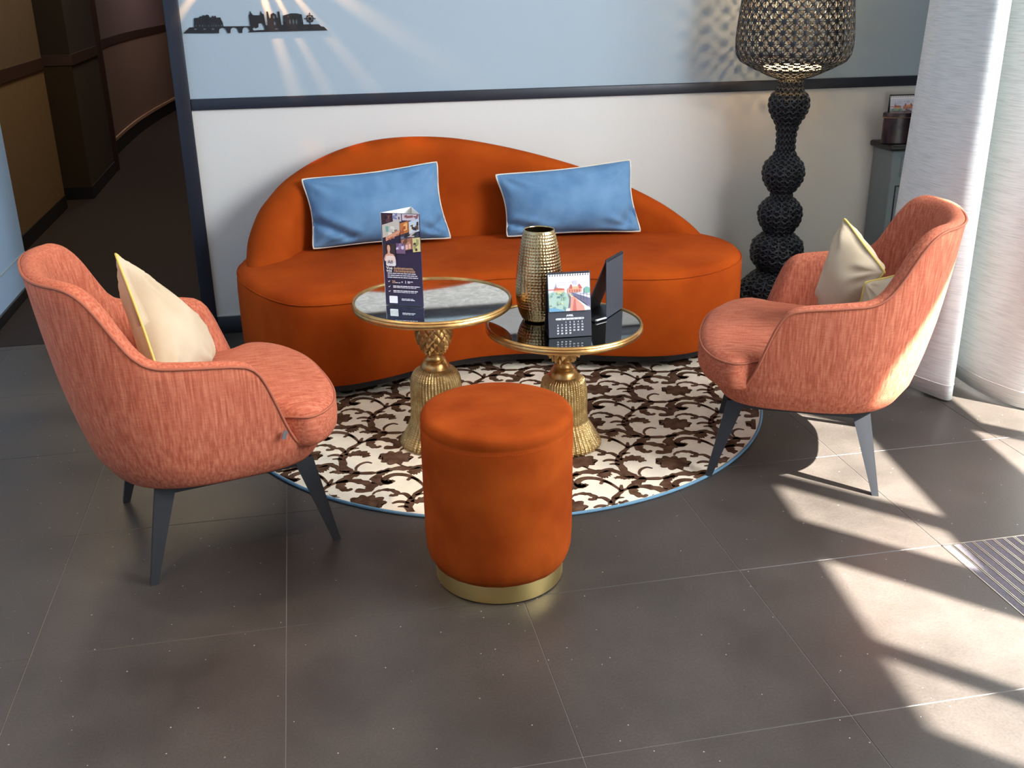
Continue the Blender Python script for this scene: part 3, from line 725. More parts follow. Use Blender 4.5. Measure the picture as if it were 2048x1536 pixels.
# ------------------------------------------------------------------ gold tassel tables
def table(label, loc, h, R, glass, bulb, sr):
    r = root('tassel_table', label, 'side table', (loc[0], loc[1], .0075), 0, 'gold tassel side tables')
    h = h-.0075; k = h
    lathe('glass_top', [(.001, h-.004), (R-.010, h-.004), (R-.010, h-.009)], glass, r, 96, cap=(True, True), angle=30)
    lathe('rim', [(R-.010, h-.012), (R-.010, h-.002), (R-.006, h+.0015), (R-.002, h+.0005), (R+.0005, h-.005), (R-.003, h-.009), (R-.001, h-.012), (R+.001, h-.017), (R-.002, h-.023), (R-.008, h-.027), (R-.03, h-.028), (.02, h-.028), (.02, h-.012)], 'gold', r, 128, cap=(False, False), angle=60)
    b0 = h-.027; zb = bulb-.0075; BH = b0-zb
    bp_ = [(.046, b0), (.056, b0-BH*.25), (.0600, b0-BH*.5), (.058, b0-BH*.66), (.048, b0-BH*.84), (.032, zb)]
    lathe('bulb_core', [(a-.004, z) for a, z in bp_], 'gold', r, 48)
    m = Multi(); rows = int(BH/.0145)
    for q in range(rows):
        z = b0-.010-q*(BH-.014)/(rows-1); R1 = interp(-z, [-p[1] for p in bp_], [p[0]-.004 for p in bp_]); cnt = 13
        for s in range(cnt):
            a = 2*PI*(s+.5*(q % 2))/cnt; wdt = R1*.27; hh = .0125
            c, sn = math.cos(a), math.sin(a)
            def P(u, w2, d): return ((R1+d)*c-u*sn, (R1+d)*sn+u*c, z+w2)
            V = [P(0, hh*1.1, .001), P(-wdt*.8, hh*.6, -.001), P(-wdt, -hh*.1, -.002), P(-wdt*.5, -hh*.8, .002), P(0, -hh*1.15, .007), P(wdt*.5, -hh*.8, .002), P(wdt, -hh*.1, -.002), P(wdt*.8, hh*.6, -.001), P(0, -hh*.1, .010)]
            m.add(V, [(i, (i+1) % 8, 8) for i in range(8)])
    sc = m.build('scales', 'gold', r, True, 50); sc['kind'] = 'stuff'
    n0 = zb
    lathe('neck', [(.032, n0+.004), (.036, n0+.001), (.036, n0-.003), (.030, n0-.007), (.027, n0-.016), (.029, n0-.024), (.036, n0-.030), (.034, n0-.034), (.042, n0-.040), (.049, n0-.052), (.050, n0-.060), (.046, n0-.066)], 'gold', r, 48)
    # rope tassel skirt
    d0 = n0-.060
    prof = [(.046, d0+.003), (.058, d0-.004), (.068, d0-.014), (.076*sr, d0-.03), (.080*sr, d0-.05), (.0815*sr, d0-.08), (.082*sr, .12), (.085*sr, .09), (.094, .062), (.107, .036), (.116, .020), (.120, .010), (.120, .004), (.112, .0)]
    P = []
    zz = [p[1] for p in prof]; rr = [p[0] for p in prof]
    zs = np.linspace(0, 1, 150)
    cum = [0]
    for a, b in zip(prof, prof[1:]): cum.append(cum[-1]+math.hypot(a[0]-b[0], a[1]-b[1]))
    for t in zs: P.append((interp(t*cum[-1], cum, rr), interp(t*cum[-1], cum, zz)))
    ST_ = 46; seg = ST_*7
    def fn(rad, z, a, i):
        ph = a*ST_+ .55*math.sin(z*18+a*2)*1.6
        am = min(1, i/12)*.0052*rad/.08
        lobe = math.sqrt(max(0, 1-(((ph/(2*PI)) % 1)*2-1)**2))
        tw = .0008*math.sin(z*900+((ph/(2*PI)) % 1)*5)
        return rad-.002+am*1.6*lobe+tw*min(1, i/12)*lobe, z
    lathe('tassel', P, 'gold_tassel', r, seg, fn=fn, angle=180)
    return r
T1 = table('taller gold tassel side table with aged mirror top', (.372, 3.22), .522, .262, 'mirror', .342, 1.0)
T2 = table('lower gold tassel side table with smoked mirror top', (.79, 3.11), .442, .258, 'dark_mirror', .316, .92)

# vase
vz = .4395
va = root('hammered_vase', 'tall hammered gold metal vase on the lower table', 'vase', (.722, 3.175, vz))
VP = [(.030, .001), (.052, .002), (.060, .010), (.067, .025), (.074, .05), (.0775, .08), (.0785, .105), (.077, .14), (.073, .18), (.067, .22), (.060, .26), (.0525, .292), (.049, .303)]
zs = np.linspace(.012, .296, 150); VP2 = [(.030, .001), (.052, .0015), (.058, .006)]+[(interp(z, [p[1] for p in VP], [p[0] for p in VP]), float(z)) for z in zs]+[(.050, .300), (.0485, .303), (.0465, .302), (.047, .298), (.055, .25), (.06, .2)]
def vfn(r_, z, a, i):
    if 3 <= i < 153:
        row = math.floor(z/.0098); q = ((z/.0098) % 1)*2-1; p = ((a*44/(2*PI)+.13*math.sin(row*2.1)) % 1)*2-1
        d = q*q+p*p; r_ -= .0013*max(0, 1-d)
    return r_, z
lathe('vase_body', VP2, 'gold_vase', va, 352, fn=vfn, cap=(True, False), angle=180)

# ------------------------------------------------------------------ table-top cards
def watercolor(kind=0):
    sky = (226, 226, 240); P = [(sky, [(0, 0), (1, 0), (1, 1), (0, 1)])]
    rnd = random.Random(3+kind)
    P.append(((243, 240, 246), [(0, .93), (1, .93), (1, 1), (0, 1)]))
    for k in range(6):
        x, y = rnd.uniform(.05, .8), rnd.uniform(.7, .88); P.append(((196+rnd.randint(0, 20), 200, 226), [(x, y), (x+.2, y+.01), (x+.16, y+.035), (x+.03, y+.03)]))
    P.append(((150, 140, 150), [(.165, .66), (.185, .83), (.20, .66)])); P.append(((168, 120, 120), [(.15, .63), (.15, .69), (.22, .69), (.22, .63)]))
    P.append(((196, 104, 84), [(.12, .60), (.2, .67), (.37, .65), (.40, .60)])); P.append(((226, 176, 146), [(.13, .53), (.13, .60), (.39, .60), (.39, .53)]))
    P.append(((205, 130, 118), [(0, .61), (0, .64), (.14, .64), (.14, .61)]))
    P.append(((216, 148, 122), [(.46, .50), (.46, .64), (.80, .64), (.80, .53)])); P.append(((190, 92, 80), [(.50, .63), (.545, .77), (.60, .63)])); P.append(((190, 92, 80), [(.70, .63), (.745, .77), (.82, .63)]))
    P.append(((228, 170, 130), [(.57, .62), (.57, .69), (.73, .69), (.73, .62)])); P.append(((198, 196, 206), [(.6, .78), (.6, .86), (.69, .86), (.69, .78)]))
    for k in range(5): P.append(((168, 92, 84), [(.50+.06*k, .54), (.50+.06*k, .60), (.52+.06*k, .60), (.52+.06*k, .54)]))
    P.append(((120, 170, 150), [(.86, .50), (.86, .62), (.91, .68), (.99, .64), (1, .50)]))
    P.append(((168, 192, 176), [(0, 0), (0, .53), (.1, .56), (.3, .54), (.44, .52), (.5, .3), (.44, 0)]))
    for k in range(26):
        x, y = rnd.uniform(0, .4), rnd.uniform(.05, .5); c = rnd.choice([(128, 168, 150), (150, 182, 160), (196, 206, 150), (120, 150, 150), (206, 200, 160)])
        P.append((c, [(x, y), (x+.06, y+.01), (x+.05, y+.05), (x+.01, y+.06)]))
    P.append(((110, 160, 190), [(0, 0), (0, .12), (.2, .08), (.38, .02), (.38, 0)]))
    P.append(((232, 232, 232), [(.40, 0), (.40, .06), (.55, .1), (.55, 0)]))
    P.append(((110, 106, 130), [(.50, .50), (.56, .53), (1, .34), (1, .10)])); P.append(((238, 236, 236), [(.49, .50), (.54, .50), (1, .02), (.86, 0)]))
    P.append(((224, 150, 132), [(.50, 0), (.53, .42), (.62, .40), (.84, .12), (.86, 0)])); P.append(((196, 110, 100), [(.56, 0), (.60, .34), (.64, .34), (.66, 0)])); P.append(((206, 190, 140), [(.50, .44), (.50, .49), (.56, .45), (.55, .38)]))
    P.append(((60, 60, 78), [(.62, .515), (.62, .525), (1, .445), (1, .435)]))
    for x in (.76, .83, .91): P.append(((60, 60, 78), [(x, .30), (x+.008, .30), (x+.008, .50), (x, .50)]))
    P.append(((60, 60, 70), [(.52, .485), (.53, .495), (1, .09), (1, .07)]))
    return P
def calendar(name, label, loc, rz, W, Hc, lean, depth, full=True):
    r = root(name, label, 'calendar', loc, rz)
    top = Vector((0, math.sin(lean)*Hc, math.cos(lean)*Hc)); t = .0016
    def slab(nm, p0, p1, mat, xw=W/2, th=t):
        d = (p1-p0).normalized(); n = Vector((0, -d.z, d.y))*th
        v = [(sx*xw, p.y+q.y, p.z+q.z) for sx in (-1, 1) for p in (p0, p1) for q in (Vector(), n)]
        return ob(nm, v, [(0, 1, 3, 2), (4, 6, 7, 5), (0, 4, 5, 1), (2, 3, 7, 6), (0, 2, 6, 4), (1, 5, 7, 3)], mat, r, False)
    zero = Vector((0, 0, .0008)); back = Vector((0, depth, .0008))
    slab('front_board', zero, top, 'card_black'); slab('back_board', back, top, 'card_dark' if full else 'card_black')
    slab('base_strip', zero+Vector((0, .002, 0)), back-Vector((0, .002, -.0001)), 'card_dark', W/2-.002)
    rot = (-lean, 0, 0); nrm = Vector((0, -math.cos(lean), math.sin(lean))); al = Vector((0, math.sin(lean), math.cos(lean)))
    if full:
        sheet = slab('page', al*.0+nrm*.0008, al*(Hc*.955)+nrm*.0008, 'card_black', W/2-.002, .0006)
        p = al*(Hc*.405)+nrm*.0022
        inkprint('picture', watercolor(), W-.005, Hc*.535, r, p, rot)
        w_ = al*(Hc*.94)+nrm*.0022
        inkprint('picture_margin', [((240, 240, 244), [(0, 0), (1, 0), (1, 1), (0, 1)])], W-.005, Hc*.03, r, w_, rot)
    mw = Multi(); n = 16
    for k in range(n):
        x = -W/2+.008+(W-.016)*k/(n-1)
        c0 = al*(Hc*.975)
        pts = [(x+.0006*math.cos(a), (c0+nrm*(.0045*math.cos(a)+.0005)+al*.006*math.sin(a)).y, (c0+nrm*(.0045*math.cos(a)+.0005)+al*.006*math.sin(a)).z) for a in [2*PI*i/9 for i in range(9)]]
        mw.tube(pts, .0008, closed=True, seg=4)
        # punched holes in the page
        hc = al*(Hc*.947)+nrm*.0027
        mw.box(x-.0013, x+.0013, hc.y-.0002, hc.y+.0002, hc.z-.0016, hc.z+.0016)
    sp = mw.build('spiral_wire', 'wire', r, False); sp['kind'] = 'stuff'
    return r, al, nrm, rot
c1, al, nrm, rot = calendar('desk_calendar', 'spiral desk calendar with bridge watercolour and April dates on the lower table', (.775, 2.968, .4395), math.radians(-3), .137, .205, .18, .085)
RT = (PI/2-.18, 0, 0)
def put_text(s, u, v, size, mat='ink_white', align='CENTER', bold=.0002, sx=1):
    p = al*v+nrm*.0024+Vector((u, 0, 0)); text('lettering', s, size, mat, c1, p, RT, align, sx, bold)
put_text('AVRIL', 0, .0655, .0085, bold=.0004)
pb = al*.0548+nrm*.0022
inkprint('weekday_band', [((222, 222, 228), [(0, .5), (.02, .9), (.05, 1), (.95, 1), (.98, .9), (1, .5), (.98, .1), (.95, 0), (.05, 0), (.02, .1)])], .092, .0062, c1, pb, rot)
for k, d in enumerate(('L', 'M', 'M', 'J', 'V', 'S', 'D')):
    p = al*.0558+nrm*.0028+Vector((-.039+.013*k, 0, 0)); text('lettering', d, .0056, 'ink_dark', c1, p, RT, 'CENTER', 1, .0001)
for n in range(1, 31):
    k = n+1; row, c = divmod(k, 7); put_text(str(n), -.039+.013*c, .0455-.0088*row, .0064, bold=.0003)

c2, *_ = calendar('desk_calendar', 'spiral desk calendar seen from behind, black boards, on the lower table', (.917, 3.226, .4395), math.radians(229.5), .137, .215, .385, .085, False)
cp_ = root('card_stack', 'small stack of black and white cards lying under the calendar', 'cards', (.905, 3.12, .4395), .5)
box('card', -.028, .028, -.02, .02, .0003, .004, 'card_dark', cp_); box('top_card', -.022, .024, -.022, -.014, .004, .0065, 'card_white', cp_)

# prism brochure
BZ = .5195
b0, b1 = Vector((.2175, 3.19, 0)), Vector((.3345, 3.138, 0)); bw = (b1-b0).length; ba = math.atan2(b1.y-b0.y, b1.x-b0.x); bh = .30
br = root('brochure_stand', 'three sided navy cardboard display with photo collage and French text on the taller table', 'leaflet display', ((b0.x+b1.x)/2, (b0.y+b1.y)/2, BZ), ba)
bd = bw*.8
def panel(nm, a, b, mat, inner):
    a = Vector(a); b = Vector(b); d = (b-a).normalized(); n = Vector((-d.y, d.x, 0))*.0009
    v = [(p.x+q.x, p.y+q.y, z) for p in (a, b) for q in (Vector(), n) for z in (0, bh)]
    me = bpy.data.meshes.new(nm); me.from_pydata(v, [], [(0, 1, 3, 2), (4, 6, 7, 5), (0, 4, 5, 1), (2, 3, 7, 6), (0, 2, 6, 4), (1, 5, 7, 3)])
    me.materials.append(M[mat]); me.materials.append(M['card_white']); me.polygons[3].material_index = 1
    me.polygons[5].material_index = 1; me.polygons[4].material_index = 1
    return link(nm, me, None, br, False)
fr_ = panel('front_panel', (-bw/2, 0, 0), (bw/2, 0, 0), 'card_navy', 1)
panel('right_panel', (bw/2, 0, 0), (.004, bd, 0), 'card_navy', 1); panel('left_panel', (.004, bd, 0), (-bw/2, 0, 0), 'card_navy', 1)
CO = []
def quad(c, x0, y0, x1, y1, sk=.12):
    CO.append((c, [(x0, y0), (x1, y0+(x1-x0)*sk), (x1, y1+(x1-x0)*sk), (x0, y1)]))
rnd = random.Random(11)
def photo(x0, y0, x1, y1, cols, sk=.14, bits=7):
    quad(cols[0], x0, y0, x1, y1, sk)
    for _ in range(bits):
        c = rnd.choice(cols[1:]); w2 = (x1-x0)*rnd.uniform(.15, .4); h2 = (y1-y0)*rnd.uniform(.15, .45)
        x = rnd.uniform(x0, x1-w2); y = rnd.uniform(y0+.01, y1-h2)+(x-x0)*sk*.6; quad(c, x, y, x+w2, y+h2, rnd.uniform(-.1, .3))
photo(.02, .885, .30, .985, [(60, 38, 48), (150, 108, 96), (94, 62, 66), (40, 28, 44)], .03)
photo(.31, .915, .53, .995, [(206, 198, 206), (120, 130, 180), (90, 74, 90), (230, 220, 226)], 0, 4)
photo(.55, .928, .99, .995, [(216, 206, 214), (150, 96, 100), (110, 100, 120)], 0, 5)
photo(.02, .735, .48, .872, [(206, 202, 190), (120, 180, 170), (230, 226, 214), (212, 150, 120), (150, 120, 100)])
photo(.10, .70, .47, .745, [(222, 160, 128), (196, 122, 92), (240, 200, 180)], .22, 4)
photo(.49, .775, .71, .895, [(200, 120, 60), (240, 190, 120), (120, 60, 30), (180, 90, 50)])
photo(.72, .785, .99, .915, [(206, 222, 236), (60, 54, 50), (230, 226, 210), (110, 90, 70)])
photo(.49, .715, .97, .775, [(66, 70, 86), (200, 190, 180), (120, 130, 150), (40, 40, 50)], .06)
photo(.50, .60, .82, .722, [(170, 116, 92), (240, 196, 176), (120, 78, 60), (206, 150, 120)], .1, 8)
photo(.36, .575, .60, .685, [(120, 96, 130), (232, 218, 232), (70, 50, 80), (150, 130, 170)], 0, 8)
photo(.80, .595, 1, .745, [(226, 216, 150), (210, 140, 100), (60, 44, 34), (170, 170, 120)], .06)
# portrait: shoulders, neck, head, dark hair
CO.append(((60, 50, 56), [(.02, .52), (.34, .54), (.34, .68), (.02, .67)]))
CO.append(((44, 28, 26), [(.08, .60), (.07, .645), (.11, .68), (.18, .685), (.23, .66), (.235, .61), (.2, .585), (.1, .585)]))
CO.append(((226, 170, 146), [(.03, .51), (.07, .555), (.13, .572), (.14, .60), (.19, .60), (.20, .572), (.28, .565), (.335, .53), (.33, .50), (.05, .49)]))
CO.append(((232, 180, 156), [(.13, .605), (.125, .635), (.14, .66), (.175, .665), (.205, .65), (.21, .62), (.195, .595), (.16, .587)]))
CO.append(((240, 222, 214), [(.05, .49), (.09, .545), (.2, .55), (.3, .545), (.34, .50), (.32, .48)]))
inkprint('photo_collage', CO, bw*.985, bh, br, (0, -.0006, 0), (0, 0, 0), .00004)
def rr_poly(x0, y0, x1, y1, rx, ry):
    P = []
    for cx, cy, a0 in ((x1-rx, y1-ry, 0), (x0+rx, y1-ry, PI/2), (x0+rx, y0+ry, PI), (x1-rx, y0+ry, 3*PI/2)):
        for k in range(5): a = a0+PI/2*k/4; P.append((cx+rx*math.cos(a), cy+ry*math.sin(a)))
    return P
bars = [((246, 244, 246), rr_poly(.075, .435, .335, .525, .05, .02)), ((245, 245, 248), rr_poly(.11, .028, .33, .108, .02, .008))]
def words(x0, x1, y, h=.0105, seed=0, c=(214, 214, 226)):
    rn = random.Random(seed); x = x0
    while x < x1-.01:
        w2 = min(rn.uniform(.05, .13), x1-x); bars.append((c, [(x, y), (x+w2, y), (x+w2, y+h), (x, y+h)])); x += w2+.012
for k, (a, b) in enumerate(((.10, .86), (.10, .88), (.10, .90))): words(a, b, .352-.0215*k, seed=k)
for y, b, b2 in ((.214, .94, .84), (.163, .88, .84)): words(.23, b, y, .010, 9, (236, 236, 244)); words(.23, b2, y-.0145, .008, 12)
words(.44, .76, .078, .008, 4); words(.44, .80, .064, .009, 5, (236, 236, 244))
words(.30, .43, .2545, .008, 3); words(.62, .76, .268, .009, 7, (236, 236, 244)); words(.62, .70, .2555, .008, 8)
for y in (.264, .207, .156): bars.append(((230, 230, 236), [(.105, y+.006), (.125, y-.004), (.165, y+.014), (.155, y+.016), (.125, y+.004), (.112, y+.010)]))
pb_ = inkprint('print_blocks', bars, bw*.985, bh, br, (0, -.0030, 0), (0, 0, 0), .00003); pb_['kind'] = 'stuff'
def bt(s, u, v, size, mat, bold=.0002, align='LEFT'): text('lettering', s, size, mat, br, ((u-.5)*bw, -.0048, v*bh), (PI/2, 0, 0), align, 1, bold)
bt('All', .125, .463, .0165, 'ink_dark', 0)
bt('Vos', .085, .402, .0132, 'ink_white', .0003); bt('événements,', .275, .402, .0132, 'ink_gold', .0002)
bt('vos', .085, .373, .0132, 'ink_white', .0003); bt('récompenses', .275, .373, .0132, 'ink_gold', .0002)
bt('25', .215, .254, .0115, 'ink_gold', .0003); bt('=', .455, .256, .009, 'ink_white'); bt('1', .545, .254, .0115, 'ink_white', .0003)

# ------------------------------------------------------------------ floor lamp
def lattice(prof, seg, cells_z, thick, bulge=0., hole=.62, a0=0):
    """open moulded lattice on a surface of revolution: rows x seg cells, each cut into four rounded holes"""
    V = []; F = []
    cum = [0]
    for a, b in zip(prof, prof[1:]): cum.append(cum[-1]+math.hypot(a[0]-b[0], a[1]-b[1]))
    def S(i, j):       # i along profile 0..cells_z, j around
        t = i/cells_z*cum[-1]; r_ = interp(t, cum, [p[0] for p in prof]); z = interp(t, cum, [p[1] for p in prof])
        e = bulge*math.sqrt(abs(math.sin(PI*i)))*(.5+.5*math.sqrt(abs(math.sin(PI*j))))
        r_ += e; a = 2*PI*(j/seg)+a0
        return Vector((r_*math.cos(a), r_*math.sin(a), z))
    def add(p):
        V.append(S(*p)); return len(V)-1
    for i in range(cells_z):
        for j in range(seg):
            cs = [(i, j), (i, j+1), (i+1, j+1), (i+1, j)]; ce = (i+.5, j+.5)
            for k in range(4):
                T = [cs[k], cs[(k+1) % 4], ce]; g = (sum(p[0] for p in T)/3, sum(p[1] for p in T)/3)
                ringp = []
                for q in range(3):
                    a, b = T[q], T[(q+1) % 3]; ringp += [a, ((a[0]+b[0])/2, (a[1]+b[1])/2)]
                o_ = [add(p) for p in ringp]; inner = []
                for q, p in enumerate(ringp):
                    s = hole*.72 if q % 2 == 0 else hole*1.12
                    inner.append(add((g[0]+(p[0]-g[0])*s, g[1]+(p[1]-g[1])*s)))
                for q in range(6): F.append((o_[q], o_[(q+1) % 6], inner[(q+1) % 6], inner[q]))
    return V, F
def lattice_ob(name, parent, *a, thick=.004, **k):
    V, F = lattice(*a, thick, **k)
    me = bpy.data.meshes.new(name); me.from_pydata([tuple(v) for v in V], [], F)
    bm = bmesh.new(); bm.from_mesh(me); bmesh.ops.remove_doubles(bm, verts=bm.verts, dist=1e-5); bmesh.ops.recalc_face_normals(bm, faces=bm.faces)
    bm.to_mesh(me); bm.free(); o = link(name, me, 'lampblack', parent, True)
    md = o.modifiers.new('solid', 'SOLIDIFY'); md.thickness = thick; md.offset = 0
    return o
LX, LY = 2.104, 4.30
lp = root('floor_lamp', 'tall black openwork floor lamp with stacked ball stem and lattice shade', 'floor lamp', (LX, LY, 0))
shade = [(.045, 1.072), (.10, 1.09), (.17, 1.122), (.222, 1.150), (.240, 1.178), (.246, 1.21), (.246, 1.25), (.240, 1.32), (.231, 1.40), (.221, 1.48), (.208, 1.56), (.19, 1.62)]
lattice_ob('shade', lp, shade[3:], 34, 11, thick=.0035, hole=.82)
lattice_ob('shade_base', lp, shade[:4], 26, 5, thick=.003, hole=.86)
lathe('diffuser', [(.001, 1.118), (.12, 1.118), (.122, 1.124), (.12, 1.13), (.001, 1.13)], 'lampglow', lp, 48, cap=(False, False))
stem = [(.045, 1.072), (.046, 1.05), (.05, 1.03), (.075, 1.005), (.082, .975), (.078, .945), (.062, .912), (.045, .885), (.036, .85), (.034, .80), (.036, .765), (.05, .742), (.078, .712), (.0875, .675), (.080, .635), (.058, .60), (.040, .578), (.042, .562), (.065, .545), (.088, .515), (.0925, .482), (.085, .445), (.062, .41), (.055, .398), (.075, .385), (.105, .355), (.114, .312), (.108, .27), (.08, .235), (.07, .222), (.10, .20), (.14, .16), (.158, .11), (.15, .055), (.13, .02), (.11, .004)]
lattice_ob('stem', lp, stem, 16, 46, thick=.005, bulge=.009, hole=.55)
lathe('stem_core', [(max(.02, r_-.014), z) for r_, z in stem], 'black', lp, 32)
add_light('lamp_glow', 'POINT', (LX, LY, 1.38), (0, 0, -1), 6.5, (1, .62, .3), shadow_soft_size=.02)

# ------------------------------------------------------------------ side cabinet and what stands on it
cb = root('side_cabinet', 'blue grey wooden side cabinet with black top half hidden by the curtain', 'cabinet', (2.93, 4.545, 0))
CX0 = -.195
box('body', CX0, .24, -.085, .095, .06, .715, 'cab', cb, bev=.006)
box('base', CX0+.012, .228, -.075, .09, 0, .062, 'cab', cb, bev=.003)
tp = Multi()
box('top', CX0-.022, .26, -.105, .10, .717, .745, 'black', cb, bev=.011, seg=4)
d1 = box('drawer', CX0+.045, .2, -.092, -.08, .59, .685, 'cab', cb, bev=.004)
dr = box('door', CX0+.035, .21, -.092, -.08, .09, .545, 'cab', cb, bev=.004)
box('door_panel', .03+CX0+.05, .165, -.095, -.085, .14, .50, 'cab', dr, bev=.003)
lathe('knob', [(.008, 0), (.008, .01), (.016, .015), (.018, .022), (.012, .028), (.001, .03)], 'knob', dr, 24, loc=None).matrix_local = Matrix.Translation((CX0+.075, -.093, .315)) @ Matrix.Rotation(PI/2, 4, 'X')
gm = Multi(); gm.box(CX0+.03, CX0+.034, -.0885, -.0805, .085, .55); gm.box(CX0+.03, .21, -.0885, -.0805, .547, .551); gm.build('door_gap', 'black', cb)
tn = root('oval_tin', 'dark decorated metal tin on the cabinet top', 'tin', (2.785, 4.515, .7455))
lathe('tin_body', [(.06, 0), (.065, .003), (.065, .118), (.067, .120)], 'tin', tn, 40, fn=lambda r_, z, a, i: (r_, z))
lathe('lid', [(.068, .117), (.0685, .12), (.0685, .138), (.066, .142), (.02, .144)], 'tin', tn, 40)
lathe('lid_bead', [(.0685, .119), (.0705, .121), (.0685, .123)], 'knob', tn, 40, cap=(False, False))
tn.scale = (1.3, .75, 1)
c3_, al3, nrm3, rot3 = calendar('desk_calendar', 'spiral desk calendar with picture behind the tin on the cabinet', (2.845, 4.575, .7455), math.radians(-4), .145, .215, .16, .045, True)

# ------------------------------------------------------------------ curtains
def curtain(label, plan_top, plan_bot, n=90, ztop=3.05, zbot=.012):
    r = root('curtain', label, 'curtain', (plan_bot[0][0], plan_bot[0][1], 0), 0, 'white linen curtains')
    a = resample(catmull([(x, y, 0) for x, y in plan_top], 300), n); b = resample(catmull([(x, y, 0) for x, y in plan_bot], 300), n)
    o_ = Vector((plan_bot[0][0], plan_bot[0][1], 0)); V = []; rows = 40
    for i in range(rows):
        t = i/(rows-1); z = zbot+(ztop-zbot)*t
        for j in range(n):
            p = b[j].lerp(a[j], min(1, t*1.3)**.8); wv = .004*noise.noise(Vector((j*.11, z*1.6, 3)))
            V.append((p.x-o_.x+wv, p.y-o_.y+wv, z+(.004*math.sin(j*.2) if i == 0 else 0)))
    F = grid_faces(rows, n)
    o = ob('panel', V, F, 'curtain', r); md = o.modifiers.new('s', 'SOLIDIFY'); md.thickness = .0015
    hp = [Vector((b[j].x-o_.x-.0015, b[j].y-o_.y-.0015, .068)) for j in range(n)]
    tube('hem_stitching', hp, .0012, 'card_white', r, False, 4)
    lt = [Vector((a[j].x-o_.x, a[j].y-o_.y, ztop-.01)) for j in range(n)]
    return r
curtain('white linen curtain nearest the floor lamp, falling behind the right armchair',
  [(2.29, 3.56), (2.275, 3.42), (2.285, 3.27), (2.29, 3.19), (2.335, 3.21), (2.36, 3.32), (2.40, 3.44), (2.44, 3.46)],
  [(2.25, 3.66), (2.20, 3.50), (2.20, 3.33), (2.255, 3.17), (2.30, 3.155), (2.34, 3.25), (2.39, 3.38), (2.43, 3.46)])
curtain('white linen curtain at the edge of the entrance, sweeping toward the viewer',
  [(2.48, 3.50), (2.46, 3.42), (2.44, 3.33), (2.45, 3.24), (2.50, 3.17), (2.49, 3.08), (2.53, 2.99), (2.58, 2.96), (2.60, 3.02), (2.66, 2.9), (2.70, 3.0), (2.82, 2.92), (2.93, 3.03), (3.04, 2.93), (3.15, 3.03), (3.26, 2.95)],  # outermost folds added out of view to block daylight from the back wall
  [(2.47, 3.50), (2.45, 3.42), (2.44, 3.33), (2.44, 3.2), (2.47, 3.08), (2.50, 3.02), (2.56, 2.98), (2.60, 3.03), (2.62, 3.1), (2.68, 3.0), (2.74, 3.08), (2.84, 2.96), (2.94, 3.06), (3.05, 2.95), (3.15, 3.05), (3.26, 2.97)])
struct(box('trim_5', 2.1, 2.9, 3.35, 3.39, 3.05, 3.09, 'black'), 'curtain track')

# ------------------------------------------------------------------ wall art and sconce
sk = root('skyline_wall_art', 'black cut metal city skyline with a bridge on the pale blue wall', 'wall art', (-.441, WY-.004, 1.303))
def cpos(x, y):
    px = 360+x/6.4; py = y/6.4
    return ((px-370)*.002042, (67-.0177*(px-370)-py)*.00203)
outer = [(45,428),(110,375),(130,355),(190,352),(200,250),(205,240),(265,235),(270,220),(305,218),(310,205),(350,208),(360,198),(385,200),(392,215),(400,235),(425,232),(432,212),(440,210),(450,225),(462,212),(475,215),(480,235),(530,232),(540,265),(552,290),(558,342),(898,340),(892,205),(905,195),(915,152),(930,185),(945,205),(1035,205),(1050,152),(1062,185),(1080,190),(1085,210),(1097,330),(1120,330),(1118,160),(1140,160),(1148,242),(1165,242),(1170,195),(1205,176),(1240,195),(1245,238),(1262,238),(1262,160),(1285,160),(1300,326),(1325,326),(1330,210),(1400,190),(1430,182),(1500,182),(1570,195),(1582,320),(1780,318),(1810,345),(1845,350),(1890,396),(850,417)]
def arch(x0, x1, base, top):
    return [((x0+x1)/2+(x1-x0)/2*math.cos(a), base-(base-top)*math.sin(a)) for a in [PI*k/8 for k in range(9)]]
outer += [(885, 405)]+arch(790, 885, 400, 352)[1:]+[(790, 423), (745, 424)]+arch(640, 740, 400, 356)+[(638, 424), (598, 425)]+arch(495, 595, 405, 360)+[(495, 427)]
holes = [[(1005,310),(1050,302),(1072,345),(1080,388),(985,390),(935,396),(922,375),(945,352),(965,368),(1000,355)]]
def ell(cx, cy, w2, h2): return [(cx+w2/2*math.cos(2*PI*k/10), cy+h2/2*math.sin(2*PI*k/10)) for k in range(10)]
for x in (217, 262, 297, 332, 375, 408, 437, 467, 500, 536): holes.append(ell(x, 332, 18, 28))
for x in (205, 318, 425): holes.append(ell(x, 376, 38, 16))
for x in (262, 300, 337): holes.append(ell(x, 262, 10, 14)); holes.append(ell(x, 296, 10, 14))
for x in (375, 408, 437, 470, 500): holes.append(ell(x, 266, 10, 14)); holes.append(ell(x, 298, 10, 14))
holes += [ell(1210, 228, 22, 44), ell(1214, 308, 22, 50), ell(1345, 268, 10, 48), ell(1560, 268, 10, 48), ell(1232, 376, 50, 12)]
for x in (1413, 1455, 1495): holes.append(ell(x, 285, 20, 78)); holes.append(ell(x-20, 220, 9, 16))
cu = bpy.data.curves.new('skyline', 'CURVE'); cu.dimensions = '2D'; cu.fill_mode = 'BOTH'; cu.extrude = .0015
for pl in [outer]+holes:
    s = cu.splines.new('POLY'); s.points.add(len(pl)-1); s.use_cyclic_u = True
    for k, (x, y) in enumerate(pl): a, b = cpos(x, y); s.points[k].co = (a, b, 0, 1)
cu.materials.append(M['black'])
to = bpy.data.objects.new('tmp', cu); COL.objects.link(to); bpy.context.view_layer.update()
me = bpy.data.meshes.new_from_object(to.evaluated_get(bpy.context.evaluated_depsgraph_get())); bpy.data.objects.remove(to); me.materials.clear()
so_ = link('skyline', me, 'black', sk, False); so_.rotation_euler = (PI/2, 0, 0)
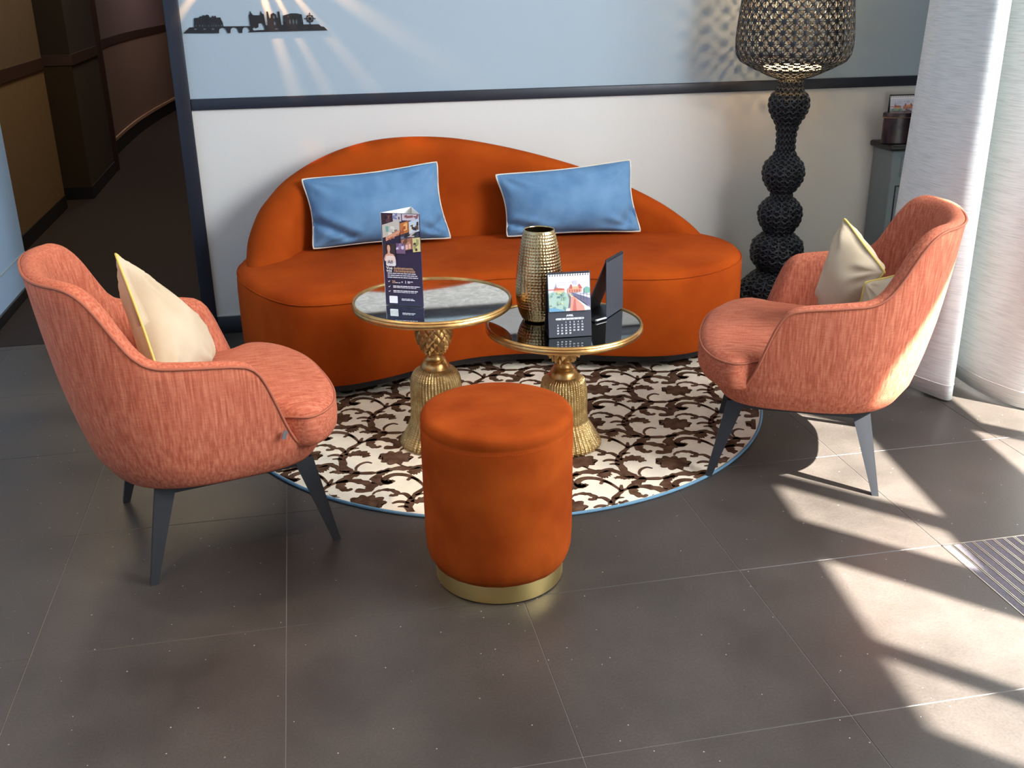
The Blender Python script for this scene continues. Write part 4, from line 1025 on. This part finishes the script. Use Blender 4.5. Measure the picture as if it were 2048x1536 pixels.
m = Multi(); wc = cpos(1672, 248)
for k in range(8):
    a = PI/4*k; L_ = .024 if k % 2 == 0 else .018
    dx, dz = math.cos(a), math.sin(a); nx, nz = -dz, dx
    v = [(wc[0]+dx*q+nx*s, y, wc[1]+dz*q+nz*s) for q, s in ((0, -.0016), (L_*.8, -.0012), (L_*.8, -.0035), (L_, 0), (L_*.8, .0035), (L_*.8, .0012), (0, .0016)) for y in (-.0015, .0015)]
    f = [tuple(range(0, 14, 2)), tuple(range(13, 0, -2))]+[(2*q, 2*((q+1) % 7), 2*((q+1) % 7)+1, 2*q+1) for q in range(7)]
    m.add(v, f)
ring = [(wc[0]+.0135*math.cos(2*PI*k/24), 0, wc[1]+.0135*math.sin(2*PI*k/24)) for k in range(24)]
m.tube(ring, .0017, closed=True, seg=4); m.build('compass_cross', 'black', sk)
pm = Multi()
for x, z in ((.06, .006), (.3, .004), (.5, .01)): pm.box(x-.003, x+.003, .001, .0042, z-.002, z+.002)
pm.build('wall_fixing', 'black', sk)

sn = root('sunburst_wall_light', 'slatted metal wall light above the skyline casting warm rays', 'wall light', (-.17, WY, 1.68))
m = Multi()
for k in range(26):
    a = 2*PI*k/26+random.uniform(-.06, .06); wv = random.uniform(.006, .015)
    dx, dz = math.cos(a), math.sin(a); nx, nz = -dz, dx
    v = [(dx*q+nx*s*q/.1, y, dz*q+nz*s*q/.1) for q in (.075, .11) for s in (-wv, wv) for y in (-.092, -.002)]
    m.add(v, [(0, 1, 3, 2), (4, 6, 7, 5), (0, 4, 5, 1), (2, 3, 7, 6), (0, 2, 6, 4), (1, 5, 7, 3)])
m.build('fins', 'brass', sn); lathe('front_disc', [(.001, 0), (.12, 0), (.12, .004), (.001, .004)], 'brass', sn, 48, cap=(False, False)).matrix_local = Matrix.Translation((0, -.092, 0)) @ Matrix.Rotation(PI/2, 4, 'X')
add_light('wall_light_bulb', 'POINT', (-.17, WY-.078, 1.68), (0, 0, -1), 42.0, (1, .46, .16), shadow_soft_size=.004)
